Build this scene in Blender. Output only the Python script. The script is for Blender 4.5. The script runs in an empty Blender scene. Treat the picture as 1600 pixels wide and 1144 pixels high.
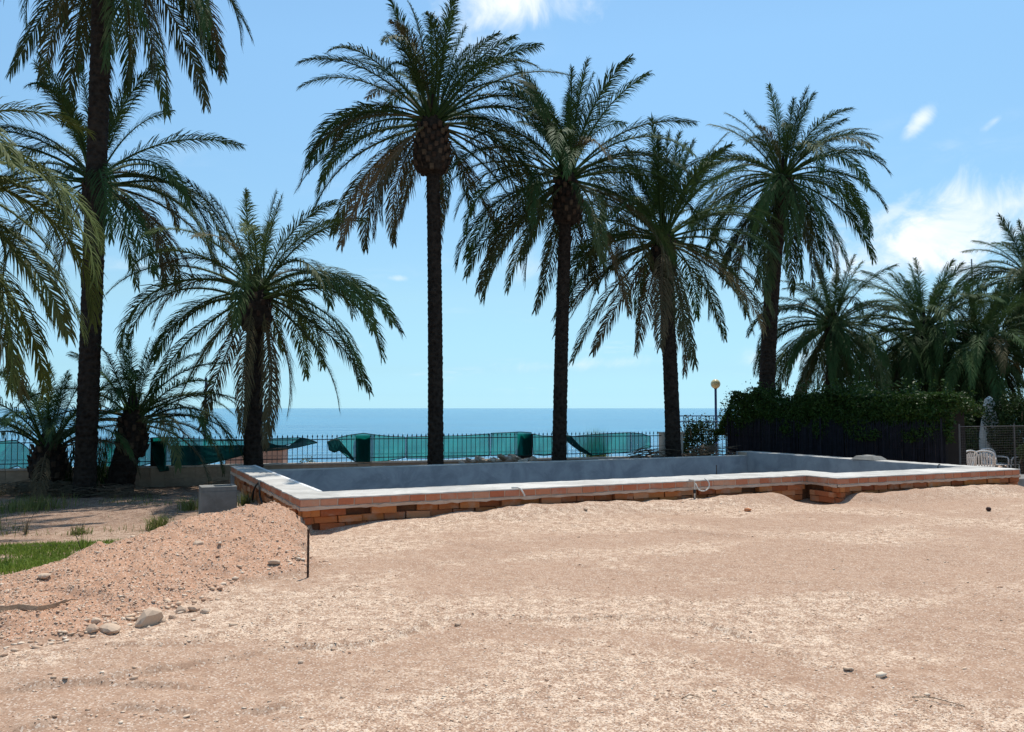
import bpy, bmesh, math, random
import numpy as np
from mathutils import Vector, Matrix

R = math.radians
SC = bpy.context.scene
COL = SC.collection

# ------------------------------------------------------------------ camera
F_PX, W_PX, H_PX, CAM_H = 1300.0, 1600, 1144, 1.6
PITCH = math.atan(66 / F_PX)
cam_d = bpy.data.cameras.new('camera')
cam_d.sensor_width = 36.0
cam_d.lens = F_PX / W_PX * 36.0
cam_d.clip_start = 0.1
cam_d.clip_end = 200000
cam = bpy.data.objects.new('camera', cam_d)
cam.location = (0, 0, CAM_H)
cam.rotation_euler = (R(90) + PITCH, 0, 0)
COL.objects.link(cam)
SC.camera = cam

# ------------------------------------------------------------------ light
SUN_EL, SUN_AZ = R(67), R(14)       # azimuth measured from +Y towards +X
sun_dir = Vector((math.sin(SUN_AZ) * math.cos(SUN_EL), math.cos(SUN_AZ) * math.cos(SUN_EL), math.sin(SUN_EL)))
sl = bpy.data.lights.new('sun', 'SUN')
sl.energy = 4.8
sl.angle = R(0.53)
sl.color = (1.0, 0.945, 0.86)
so = bpy.data.objects.new('sun', sl)
so.rotation_euler = sun_dir.to_track_quat('Z', 'Y').to_euler()
so.location = (0, 0, 30)
COL.objects.link(so)

SC.view_settings.view_transform = 'Standard'
SC.view_settings.look = 'None'
SC.view_settings.gamma = 1.0
SC.view_settings.exposure = 0.0
SC.view_settings.use_curve_mapping = False
SC.cycles.max_bounces = 6
SC.cycles.diffuse_bounces = 3
SC.cycles.glossy_bounces = 2
SC.cycles.caustics_reflective = False
SC.cycles.caustics_refractive = False
SC.cycles.transparent_max_bounces = 12
SC.cycles.use_denoising = True


class NT:
    """small helper round a node tree"""
    def __init__(s, tree):
        s.t = tree
        s.n = tree.nodes
        s.l = tree.links

    def node(s, typ, **kw):
        n = s.n.new(typ)
        for k, v in kw.items():
            setattr(n, k, v)
        return n

    def put(s, sock, v):
        if isinstance(v, bpy.types.NodeSocket):
            s.l.new(v, sock)
        elif v is not None:
            try:
                sock.default_value = v
            except Exception:
                sock.default_value = (*v, 1.0)

    def math(s, op, a, b=None, c=None, clamp=False):
        n = s.node('ShaderNodeMath', operation=op)
        n.use_clamp = clamp
        for i, v in enumerate((a, b, c)):
            if v is not None:
                s.put(n.inputs[i], v)
        return n.outputs[0]

    def vmath(s, op, a, b=None, scale=None):
        n = s.node('ShaderNodeVectorMath', operation=op)
        s.put(n.inputs[0], a)
        if b is not None:
            s.put(n.inputs[1], b)
        if scale is not None:
            s.put(n.inputs['Scale'], scale)
        return n

    def noise(s, vec, scale, detail=4.0, rough=0.55, dist=0.0, typ='FBM'):
        n = s.node('ShaderNodeTexNoise')
        if vec is not None:
            s.l.new(vec, n.inputs['Vector'])
        n.inputs['Scale'].default_value = scale
        n.inputs['Detail'].default_value = detail
        n.inputs['Roughness'].default_value = rough
        n.inputs['Distortion'].default_value = dist
        return n.outputs['Fac']

    def voronoi(s, vec, scale, feature='F1', out='Distance'):
        n = s.node('ShaderNodeTexVoronoi', feature=feature)
        if vec is not None:
            s.l.new(vec, n.inputs['Vector'])
        n.inputs['Scale'].default_value = scale
        return n.outputs[out]

    def ramp(s, fac, stops, interp='LINEAR'):
        n = s.node('ShaderNodeValToRGB')
        n.color_ramp.interpolation = interp
        e = n.color_ramp.elements
        while len(e) < len(stops):
            e.new(0.5)
        for i, (p, c) in enumerate(stops):
            e[i].position = p
            e[i].color = c if len(c) == 4 else (*c, 1.0)
        s.put(n.inputs[0], fac)
        return n.outputs[0]

    def mix(s, fac, a, b, blend='MIX'):
        n = s.node('ShaderNodeMix', data_type='RGBA', blend_type=blend)
        s.put(n.inputs[0], fac)
        s.put(n.inputs[6], a)
        s.put(n.inputs[7], b)
        return n.outputs[2]

    def smooth(s, v, lo, hi):
        n = s.node('ShaderNodeMapRange', interpolation_type='SMOOTHSTEP')
        s.put(n.inputs[0], v)
        n.inputs[1].default_value = lo
        n.inputs[2].default_value = hi
        return n.outputs[0]

    def bump(s, h, strength=0.3, dist=0.02, normal=None):
        n = s.node('ShaderNodeBump')
        n.inputs['Strength'].default_value = strength
        n.inputs['Distance'].default_value = dist
        s.put(n.inputs['Height'], h)
        if normal is not None:
            s.l.new(normal, n.inputs['Normal'])
        return n.outputs[0]


def px_dir(px, py):
    x, y = (px - 800) / F_PX, -(py - 572) / F_PX
    c, s = math.cos(PITCH), math.sin(PITCH)
    return Vector((x, c - y * s, s + y * c))


# ------------------------------------------------------------------ world: sky and clouds
world = bpy.data.worlds.new('World')
SC.world = world
world.use_nodes = True
w = NT(world.node_tree)
w.n.clear()
sky = w.node('ShaderNodeTexSky', sky_type='NISHITA')
sky.sun_disc = False
sky.sun_elevation = SUN_EL
sky.sun_rotation = SUN_AZ
sky.altitude = 5
sky.air_density = 1.0
sky.dust_density = 0.2
sky.ozone_density = 4.0
SKY_STRENGTH = 0.15
tc = w.node('ShaderNodeTexCoord')
dirv = tc.outputs['Generated']
sep = w.node('ShaderNodeSeparateXYZ')
w.l.new(dirv, sep.inputs[0])
dz = w.math('MAXIMUM', sep.outputs[2], 0.02)
flat = w.node('ShaderNodeCombineXYZ')
zz = w.math('ADD', dz, 0.12)
w.put(flat.inputs[0], w.math('DIVIDE', sep.outputs[0], zz))
w.put(flat.inputs[1], w.math('DIVIDE', sep.outputs[1], zz))
flatv = flat.outputs[0]
n_big = w.noise(flatv, 1.1, 3, 0.5)
n_fine = w.noise(flatv, 4.5, 8, 0.62, 0.6)
n_dir = w.noise(dirv, 16.0, 9, 0.62, 0.5)
thin = w.math('MULTIPLY', w.smooth(n_big, 0.52, 0.78), w.smooth(n_fine, 0.42, 0.8))
cloud = w.math('MULTIPLY', thin, 0.55)


def cloud_patch(px, py, rx, ry, tilt, lo, hi, amount):
    """a cloud standing in one direction of the sky, shaped by noise"""
    c = px_dir(px, py).normalized()
    e1 = Vector((c.y, -c.x, 0)).normalized()
    e2 = e1.cross(c)
    a = math.radians(tilt)
    f1 = e1 * math.cos(a) + e2 * math.sin(a)
    f2 = -e1 * math.sin(a) + e2 * math.cos(a)
    d1 = w.vmath('DOT_PRODUCT', dirv, tuple(f1)).outputs['Value']
    d2 = w.vmath('DOT_PRODUCT', dirv, tuple(f2)).outputs['Value']
    q1 = w.math('MULTIPLY', d1, F_PX / rx)
    q2 = w.math('MULTIPLY', d2, F_PX / ry)
    front = w.math('GREATER_THAN', w.vmath('DOT_PRODUCT', dirv, tuple(c)).outputs['Value'], 0.0)
    q = w.math('SQRT', w.math('ADD', w.math('MULTIPLY', q1, q1), w.math('MULTIPLY', q2, q2)))
    m = w.math('MULTIPLY', w.math('SUBTRACT', 1.0, q), 0.75)
    s = w.math('ADD', m, w.math('MULTIPLY', w.math('SUBTRACT', n_dir, 0.5), 1.5))
    r = w.math('MULTIPLY', w.smooth(s, lo, hi), amount)
    return w.math('MULTIPLY', r, front)


for args in ((1505, 348, 205, 74, 17, 0.04, 0.62, 1.0),
             (1580, 318, 80, 44, 10, 0.10, 0.7, 0.95),
             (1400, 330, 70, 28, 40, 0.2, 0.7, 0.6),
             (815, 0, 150, 66, 2, 0.12, 0.9, 0.95),
             (1437, 190, 40, 18, 48, 0.12, 0.8, 0.85),
             (1553, 190, 34, 12, 35, 0.3, 0.95, 0.6),
             (815, 415, 70, 45, 10, 0.25, 1.0, 0.55),
             (760, 70, 150, 70, 15, 0.35, 1.1, 0.35),
             (900, 570, 240, 20, 3, 0.3, 1.1, 0.45),
             (1230, 560, 160, 30, 3, 0.3, 1.1, 0.4),
             (620, 435, 30, 8, 0, 0.2, 0.8, 0.4),
             (300, 60, 220, 60, 20, 0.5, 1.2, 0.25)):
    cloud = w.math('MAXIMUM', cloud, cloud_patch(*args))
cloud = w.math('MULTIPLY', cloud, w.smooth(sep.outputs[2], 0.0, 0.05))
# clear maritime air: cyan rather than yellow towards the horizon, the same all round
air = w.ramp(sep.outputs[2], [(0.0, (.235, .42, .65)), (0.016, (.23, .385, .57)), (0.046, (.265, .375, .47)),
                              (0.13, (.405, .465, .435)), (0.40, (.57, .65, .58))])
skyc = w.vmath('SCALE', w.mix(1.0, sky.outputs[0], air, 'MULTIPLY'), None, 2.0).outputs[0]
cl_col = w.mix(w.smooth(n_dir, 0.35, 0.75), (5.6, 6.5, 7.2, 1), (7.4, 7.6, 7.8, 1))
final = w.mix(cloud, skyc, cl_col)
bg = w.node('ShaderNodeBackground')
w.l.new(final, bg.inputs[0])
bg.inputs[1].default_value = SKY_STRENGTH
wo = w.node('ShaderNodeOutputWorld')
w.l.new(bg.outputs[0], wo.inputs[0])


# ------------------------------------------------------------------ helpers
def at(px, py, d):
    """the point seen at a pixel of the photograph, d metres ahead"""
    v = px_dir(px, py)
    return Vector((v.x / v.y * d, d, CAM_H + v.z / v.y * d))


def on_z(px, py, z):
    v = px_dir(px, py)
    t = (z - CAM_H) / v.z
    return Vector((v.x * t, v.y * t, z))


def tag(o, label=None, cat=None, group=None, kind=None):
    for k, v in (('label', label), ('category', cat), ('group', group), ('kind', kind)):
        if v:
            o[k] = v
    return o


def empty(name, loc=(0, 0, 0), rz=0.0, parent=None):
    o = bpy.data.objects.new(name, None)
    o.location = loc
    o.rotation_euler = (0, 0, rz)
    o.empty_display_size = 0.1
    COL.objects.link(o)
    o.parent = parent
    return o


def link(name, me, parent=None, loc=(0, 0, 0), rot=(0, 0, 0), scale=(1, 1, 1)):
    o = bpy.data.objects.new(name, me)
    COL.objects.link(o)
    o.parent = parent
    o.location = loc
    o.rotation_euler = rot
    o.scale = scale
    return o


class MB:
    """collects boxes, tubes and sheets into one mesh"""
    def __init__(s):
        s.v, s.f = [], []

    def add(s, vs, fs):
        b = len(s.v)
        s.v += [tuple(v) for v in vs]
        s.f += [tuple(i + b for i in f) for f in fs]

    def box(s, x0, x1, y0, y1, z0, z1, jit=0.0, rnd=None):
        vs = [(x, y, z) for z in (z0, z1) for y in (y0, y1) for x in (x0, x1)]
        if jit:
            vs = [tuple(c + rnd.uniform(-jit, jit) for c in v) for v in vs]
        s.add(vs, [(0, 2, 3, 1), (4, 5, 7, 6), (0, 1, 5, 4), (2, 6, 7, 3), (0, 4, 6, 2), (1, 3, 7, 5)])

    def tube(s, pts, rad, n=6, cap=True):
        pts = [Vector(p) for p in pts]
        if not hasattr(rad, '__len__'):
            rad = [rad] * len(pts)
        vs, fs = [], []
        prev = None
        for i, p in enumerate(pts):
            t = (pts[min(i + 1, len(pts) - 1)] - pts[max(i - 1, 0)]).normalized()
            if prev is None:
                a = Vector((0, 0, 1)) if abs(t.z) < 0.9 else Vector((1, 0, 0))
                e = t.cross(a).normalized()
            else:
                e = (prev - t * prev.dot(t)).normalized()
            prev = e
            g = t.cross(e)
            for k in range(n):
                an = 2 * math.pi * k / n
                vs.append(p + (e * math.cos(an) + g * math.sin(an)) * rad[i])
        for i in range(len(pts) - 1):
            for k in range(n):
                k2 = (k + 1) % n
                fs.append((i * n + k, i * n + k2, (i + 1) * n + k2, (i + 1) * n + k))
        if cap:
            fs.append(tuple(range(n - 1, -1, -1)))
            b = (len(pts) - 1) * n
            fs.append(tuple(b + k for k in range(n)))
        s.add(vs, fs)

    def mesh(s, name, mat, smooth=False, bevel=0.0):
        me = bpy.data.meshes.new(name)
        me.from_pydata(s.v, [], s.f)
        if bevel:
            bm = bmesh.new()
            bm.from_mesh(me)
            bmesh.ops.recalc_face_normals(bm, faces=bm.faces)
            bmesh.ops.bevel(bm, geom=list(bm.edges), offset=bevel, segments=1, affect='EDGES')
            bm.to_mesh(me)
            bm.free()
        me.materials.append(mat)
        if smooth:
            me.polygons.foreach_set('use_smooth', [True] * len(me.polygons))
        me.update()
        return me

    def build(s, name, mat, parent=None, smooth=False, bevel=0.0, **kw):
        return link(name, s.mesh(name, mat, smooth, bevel), parent, **kw)


def np_mesh(name, verts, faces, mat, smooth=False, attrs=None):
    """fast mesh from numpy arrays; faces all of one size"""
    verts = np.asarray(verts, np.float32)
    faces = np.asarray(faces, np.int32)
    me = bpy.data.meshes.new(name)
    k = faces.shape[1]
    me.vertices.add(len(verts))
    me.vertices.foreach_set('co', verts.ravel())
    me.loops.add(faces.size)
    me.loops.foreach_set('vertex_index', faces.ravel())
    me.polygons.add(len(faces))
    me.polygons.foreach_set('loop_start', np.arange(0, faces.size, k, dtype=np.int32))
    me.polygons.foreach_set('loop_total', np.full(len(faces), k, np.int32))
    me.update(calc_edges=True)
    if smooth:
        me.polygons.foreach_set('use_smooth', np.ones(len(faces), bool))
    for an, av in (attrs or {}).items():
        a = me.attributes.new(an, 'FLOAT', 'POINT')
        a.data.foreach_set('value', np.asarray(av, np.float32))
    if mat:
        me.materials.append(mat)
    me.validate()
    return me


# value noise shared by the ground, the gravel and the grass
_rs = np.random.RandomState(7)
_LAT = _rs.rand(256, 256)


def vnoise(x, y):
    xi, yi = np.floor(x).astype(int), np.floor(y).astype(int)
    fx, fy = x - xi, y - yi
    fx, fy = fx * fx * (3 - 2 * fx), fy * fy * (3 - 2 * fy)
    a = _LAT[xi & 255, yi & 255]
    b = _LAT[(xi + 1) & 255, yi & 255]
    c = _LAT[xi & 255, (yi + 1) & 255]
    d = _LAT[(xi + 1) & 255, (yi + 1) & 255]
    return (a * (1 - fx) + b * fx) * (1 - fy) + (c * (1 - fx) + d * fx) * fy


def fbm(x, y, oct=4, gain=0.5):
    s, a, n = 0.0, 1.0, 0.0
    for i in range(oct):
        s = s + a * vnoise(x * 2 ** i + 17.3 * i, y * 2 ** i + 5.1 * i)
        n += a
        a *= gain
    return s / n


def sstep(v, lo, hi):
    t = np.clip((v - lo) / (hi - lo), 0, 1)
    return t * t * (3 - 2 * t)


def seg_dist(x, y, pts):
    """distance to a polyline, the running parameter and the side"""
    best = np.full(np.shape(x), 1e9)
    par = np.zeros(np.shape(x))
    side = np.zeros(np.shape(x))
    for i in range(len(pts) - 1):
        (ax, ay), (bx, by) = pts[i], pts[i + 1]
        dx, dy = bx - ax, by - ay
        L2 = dx * dx + dy * dy
        t = np.clip(((x - ax) * dx + (y - ay) * dy) / L2, 0, 1)
        d = np.hypot(x - ax - t * dx, y - ay - t * dy)
        sd = -np.sign((x - ax) * dy - (y - ay) * dx)
        m = d < best
        best = np.where(m, d, best)
        par = np.where(m, i + t, par)
        side = np.where(m, sd, side)
    return best, par, side


# ------------------------------------------------------------------ materials
def mat_new(name):
    m = bpy.data.materials.new(name)
    m.use_nodes = True
    t = NT(m.node_tree)
    b = t.n['Principled BSDF']
    return m, t, b


def coords(t, kind='Object'):
    return t.node('ShaderNodeTexCoord').outputs[kind]


def pos(t):
    return t.node('ShaderNodeNewGeometry').outputs['Position']


def simple(name, col, rough=0.8, var=0.25, scale=8.0, bump=0.2, bscale=40.0, metal=0.0, per_obj=0.0, spec=0.3):
    """plain paint, stone or plastic with uneven colour and fine relief"""
    m, t, b = mat_new(name)
    c = coords(t)
    n = t.noise(c, scale, 5, 0.6)
    dark = tuple(x * (1 - var) for x in col)
    lite = tuple(min(1, x * (1 + var)) for x in col)
    colr = t.ramp(n, [(0.3, dark), (0.7, lite)])
    if per_obj:
        oi = t.node('ShaderNodeObjectInfo').outputs['Random']
        hv = t.node('ShaderNodeHueSaturation')
        t.put(hv.inputs['Value'], t.math('ADD', 1 - per_obj, t.math('MULTIPLY', oi, 2 * per_obj)))
        t.put(hv.inputs['Hue'], t.math('ADD', 0.5 - per_obj * 0.03, t.math('MULTIPLY', oi, per_obj * 0.06)))
        t.l.new(colr, hv.inputs['Color'])
        colr = hv.outputs[0]
    t.l.new(colr, b.inputs['Base Color'])
    b.inputs['Roughness'].default_value = rough
    b.inputs['Metallic'].default_value = metal
    b.inputs['Specular IOR Level'].default_value = spec
    if bump:
        t.l.new(t.bump(t.noise(c, bscale, 4, 0.6), bump, 0.01), b.inputs['Normal'])
    return m


def m_sand():
    m, t, b = mat_new('sand')
    p = pos(t)
    g = t.node('ShaderNodeAttribute', attribute_name='gravelly').outputs['Fac']
    mo = t.node('ShaderNodeAttribute', attribute_name='mound').outputs['Fac']
    dl = t.node('ShaderNodeAttribute', attribute_name='soil').outputs['Fac']
    n1 = t.noise(p, 0.9, 6, 0.6)
    n2 = t.noise(p, 9.0, 6, 0.65)
    n3 = t.noise(p, 80.0, 5, 0.72)
    n4 = t.noise(p, 42.0, 4, 0.8)
    base = t.mix(n1, (0.31, 0.188, 0.124, 1), (0.38, 0.240, 0.161, 1))
    light = t.mix(n2, (0.63, 0.462, 0.328, 1), (0.77, 0.60, 0.452, 1))
    grain = t.smooth(t.math('ADD', t.math('MULTIPLY', t.math('ADD', n3, n4), 0.5), t.math('MULTIPLY', t.math('SUBTRACT', n2, 0.5), 0.35)), 0.46, 0.57)
    c = t.mix(t.math('MULTIPLY', grain, t.math('ADD', 0.27, t.math('MULTIPLY', g, 0.73), clamp=True)), base, light)
    c = t.mix(t.math('MULTIPLY', mo, 0.96), c, t.mix(n3, (0.33, 0.165, 0.098, 1), (0.57, 0.345, 0.225, 1)))
    soil = t.mix(t.smooth(n2, 0.35, 0.65), (0.16, 0.095, 0.062, 1), (0.31, 0.205, 0.145, 1))
    c = t.mix(dl, c, soil)
    sp = t.voronoi(p, 105.0, out='Color')
    spv = t.node('ShaderNodeSeparateColor')
    t.l.new(sp, spv.inputs[0])
    c = t.mix(t.math('MULTIPLY', t.smooth(spv.outputs[0], 0.84, 0.9), 0.5), c, (0.72, 0.62, 0.52, 1))
    c = t.mix(t.math('MULTIPLY', t.smooth(spv.outputs[1], 0.86, 0.92), 0.6), c, (0.22, 0.135, 0.09, 1))
    t.l.new(c, b.inputs['Base Color'])
    b.inputs['Roughness'].default_value = 0.95
    b.inputs['Specular IOR Level'].default_value = 0.15
    h = t.math('ADD', t.math('MULTIPLY', n3, t.math('ADD', 0.4, t.math('MULTIPLY', g, 0.6))), t.math('MULTIPLY', n2, 0.7))
    t.l.new(t.bump(h, 0.38, 0.02), b.inputs['Normal'])
    return m


def m_stone(name, cols, rough=0.9):
    m, t, b = mat_new(name)
    a = t.node('ShaderNodeAttribute', attribute_name='tint').outputs['Fac']
    n = t.noise(coords(t), 60, 3, 0.6)
    c = t.ramp(a, [(i / (len(cols) - 1), x) for i, x in enumerate(cols)])
    c = t.mix(t.math('MULTIPLY', n, 0.2), c, (0.34, 0.22, 0.15, 1))
    t.l.new(c, b.inputs['Base Color'])
    b.inputs['Roughness'].default_value = rough
    b.inputs['Specular IOR Level'].default_value = 0.2
    return m


def m_frond():
    """palm leaf: object colour carries the age of the leaf (green to straw)"""
    m, t, b = mat_new('palm_leaf')
    oi = t.node('ShaderNodeObjectInfo')
    s = t.node('ShaderNodeSeparateColor')
    t.l.new(oi.outputs['Color'], s.inputs[0])
    age = s.outputs[0]
    n = t.noise(coords(t), 3.0, 4, 0.6)
    green = t.mix(n, (0.020, 0.050, 0.016, 1), (0.060, 0.104, 0.032, 1))
    green = t.mix(s.outputs[1], green, (0.120, 0.135, 0.035, 1))
    straw = t.mix(n, (0.10, 0.070, 0.037, 1), (0.20, 0.15, 0.085, 1))
    af = t.math('ADD', t.math('MULTIPLY', age, 1.5), t.math('MULTIPLY', t.math('SUBTRACT', n, 0.75), 0.8), clamp=True)
    c = t.mix(af, green, straw)
    hv = t.node('ShaderNodeHueSaturation')
    t.put(hv.inputs['Value'], t.math('ADD', 0.7, t.math('MULTIPLY', oi.outputs['Random'], 0.6)))
    t.l.new(c, hv.inputs['Color'])
    c = hv.outputs[0]
    t.l.new(c, b.inputs['Base Color'])
    b.inputs['Roughness'].default_value = 0.65
    b.inputs['Specular IOR Level'].default_value = 0.10
    tr = t.node('ShaderNodeBsdfTranslucent')
    t.l.new(c, tr.inputs[0])
    mx = t.node('ShaderNodeMixShader')
    mx.inputs[0].default_value = 0.15
    t.l.new(b.outputs[0], mx.inputs[1])
    t.l.new(tr.outputs[0], mx.inputs[2])
    t.l.new(mx.outputs[0], t.n['Material Output'].inputs['Surface'])
    return m


def m_leaf(name, c0, c1, trans=0.25, rough=0.45):
    m, t, b = mat_new(name)
    n = t.noise(coords(t), 2.2, 4, 0.6)
    a = t.node('ShaderNodeAttribute', attribute_name='tint').outputs['Fac']
    c = t.mix(t.math('MULTIPLY', t.math('ADD', n, a), 0.5), (*c0, 1), (*c1, 1))
    t.l.new(c, b.inputs['Base Color'])
    b.inputs['Roughness'].default_value = rough
    b.inputs['Specular IOR Level'].default_value = 0.15
    tr = t.node('ShaderNodeBsdfTranslucent')
    t.l.new(c, tr.inputs[0])
    mx = t.node('ShaderNodeMixShader')
    mx.inputs[0].default_value = trans
    t.l.new(b.outputs[0], mx.inputs[1])
    t.l.new(tr.outputs[0], mx.inputs[2])
    t.l.new(mx.outputs[0], t.n['Material Output'].inputs['Surface'])
    return m


def m_bark():
    m, t, b = mat_new('palm_bark')
    c = coords(t)
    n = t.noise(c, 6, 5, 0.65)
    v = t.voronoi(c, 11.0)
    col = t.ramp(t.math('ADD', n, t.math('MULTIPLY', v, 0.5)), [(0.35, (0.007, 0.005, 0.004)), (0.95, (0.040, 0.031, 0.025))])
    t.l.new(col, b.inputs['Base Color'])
    b.inputs['Roughness'].default_value = 0.95
    b.inputs['Specular IOR Level'].default_value = 0.1
    t.l.new(t.bump(t.math('ADD', v, n), 0.8, 0.04), b.inputs['Normal'])
    return m


def m_brick(name, cols, mortar):
    m, t, b = mat_new(name)
    c = coords(t)
    oi = t.node('ShaderNodeObjectInfo').outputs['Random']
    p0_ = pos(t)
    base = t.ramp(oi, [(i / (len(cols) - 1), x) for i, x in enumerate(cols)])
    base = t.mix(t.math('MULTIPLY', t.noise(p0_, 25, 4, 0.7), 0.4), base, (0.16, 0.05, 0.03, 1))
    p = pos(t)
    smear = t.smooth(t.noise(p, 3.2, 6, 0.7), 0.5, 0.68)
    base = t.mix(t.math('MULTIPLY', smear, mortar), base, (0.46, 0.36, 0.28, 1))
    t.l.new(base, b.inputs['Base Color'])
    b.inputs['Roughness'].default_value = 0.9
    b.inputs['Specular IOR Level'].default_value = 0.15
    t.l.new(t.bump(t.noise(p, 60, 5, 0.7), 0.5, 0.01), b.inputs['Normal'])
    return m


def m_concrete(name, c0, c1, c2, scale=1.2, bump=0.3):
    """screed or render, trowel-marked, with stains"""
    m, t, b = mat_new(name)
    p = pos(t)
    n = t.noise(p, scale, 6, 0.65, 0.6)
    n2 = t.noise(p, scale * 7, 6, 0.7)
    c = t.mix(t.smooth(n, 0.3, 0.7), (*c0, 1), (*c1, 1))
    c = t.mix(t.math('MULTIPLY', t.smooth(n2, 0.55, 0.75), 0.6), c, (*c2, 1))
    t.l.new(c, b.inputs['Base Color'])
    b.inputs['Roughness'].default_value = 0.85
    b.inputs['Specular IOR Level'].default_value = 0.2
    t.l.new(t.bump(t.math('ADD', n2, t.noise(p, 90, 4, 0.6)), bump, 0.008), b.inputs['Normal'])
    return m


def m_net(name, col, clear):
    m, t, b = mat_new(name)
    c = coords(t)
    n = t.noise(c, 5, 4, 0.6)
    cc = t.mix(n, tuple(x * 0.8 for x in col) + (1,), tuple(x * 1.15 for x in col) + (1,))
    t.n.remove(b)
    df = t.node('ShaderNodeBsdfDiffuse')
    tr = t.node('ShaderNodeBsdfTranslucent')
    tp = t.node('ShaderNodeBsdfTransparent')
    t.l.new(cc, df.inputs[0])
    t.l.new(cc, tr.inputs[0])
    m1 = t.node('ShaderNodeMixShader')
    m1.inputs[0].default_value = 0.88
    t.l.new(df.outputs[0], m1.inputs[1])
    t.l.new(tr.outputs[0], m1.inputs[2])
    m2 = t.node('ShaderNodeMixShader')
    m2.inputs[0].default_value = clear
    t.l.new(m1.outputs[0], m2.inputs[1])
    t.l.new(tp.outputs[0], m2.inputs[2])
    t.l.new(m2.outputs[0], t.n['Material Output'].inputs['Surface'])
    return m


def m_sea():
    m, t, b = mat_new('sea_water')
    p = pos(t)
    mp = t.node('ShaderNodeMapping')
    mp.inputs['Rotation'].default_value = (0, 0, R(12))
    mp.inputs['Scale'].default_value = (0.55, 1.0, 1.0)
    t.l.new(p, mp.inputs[0])
    v = mp.outputs[0]
    n1 = t.noise(v, 0.55, 6, 0.62, 0.4)
    n2 = t.noise(v, 0.09, 4, 0.55)
    n3 = t.noise(v, 0.010, 5, 0.6)
    c = t.mix(t.smooth(n3, 0.35, 0.65), (0.004, 0.145, 0.275, 1), (0.012, 0.205, 0.36, 1))
    mp2 = t.node('ShaderNodeMapping')
    mp2.inputs['Rotation'].default_value = (0, 0, R(8))
    mp2.inputs['Scale'].default_value = (0.22, 1.0, 1.0)
    t.l.new(p, mp2.inputs[0])
    swell = t.noise(mp2.outputs[0], 0.12, 7, 0.7, 0.3)
    c = t.mix(t.math('MULTIPLY', t.smooth(swell, 0.40, 0.66), 0.6), c, (0.002, 0.075, 0.18, 1))
    t.l.new(c, b.inputs['Base Color'])
    b.inputs['Roughness'].default_value = 0.16
    b.inputs['IOR'].default_value = 1.33
    h = t.math('ADD', t.math('MULTIPLY', n1, 0.55), t.math('MULTIPLY', n2, 1.6))
    t.l.new(t.bump(h, 1.0, 0.75), b.inputs['Normal'])
    return m


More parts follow.
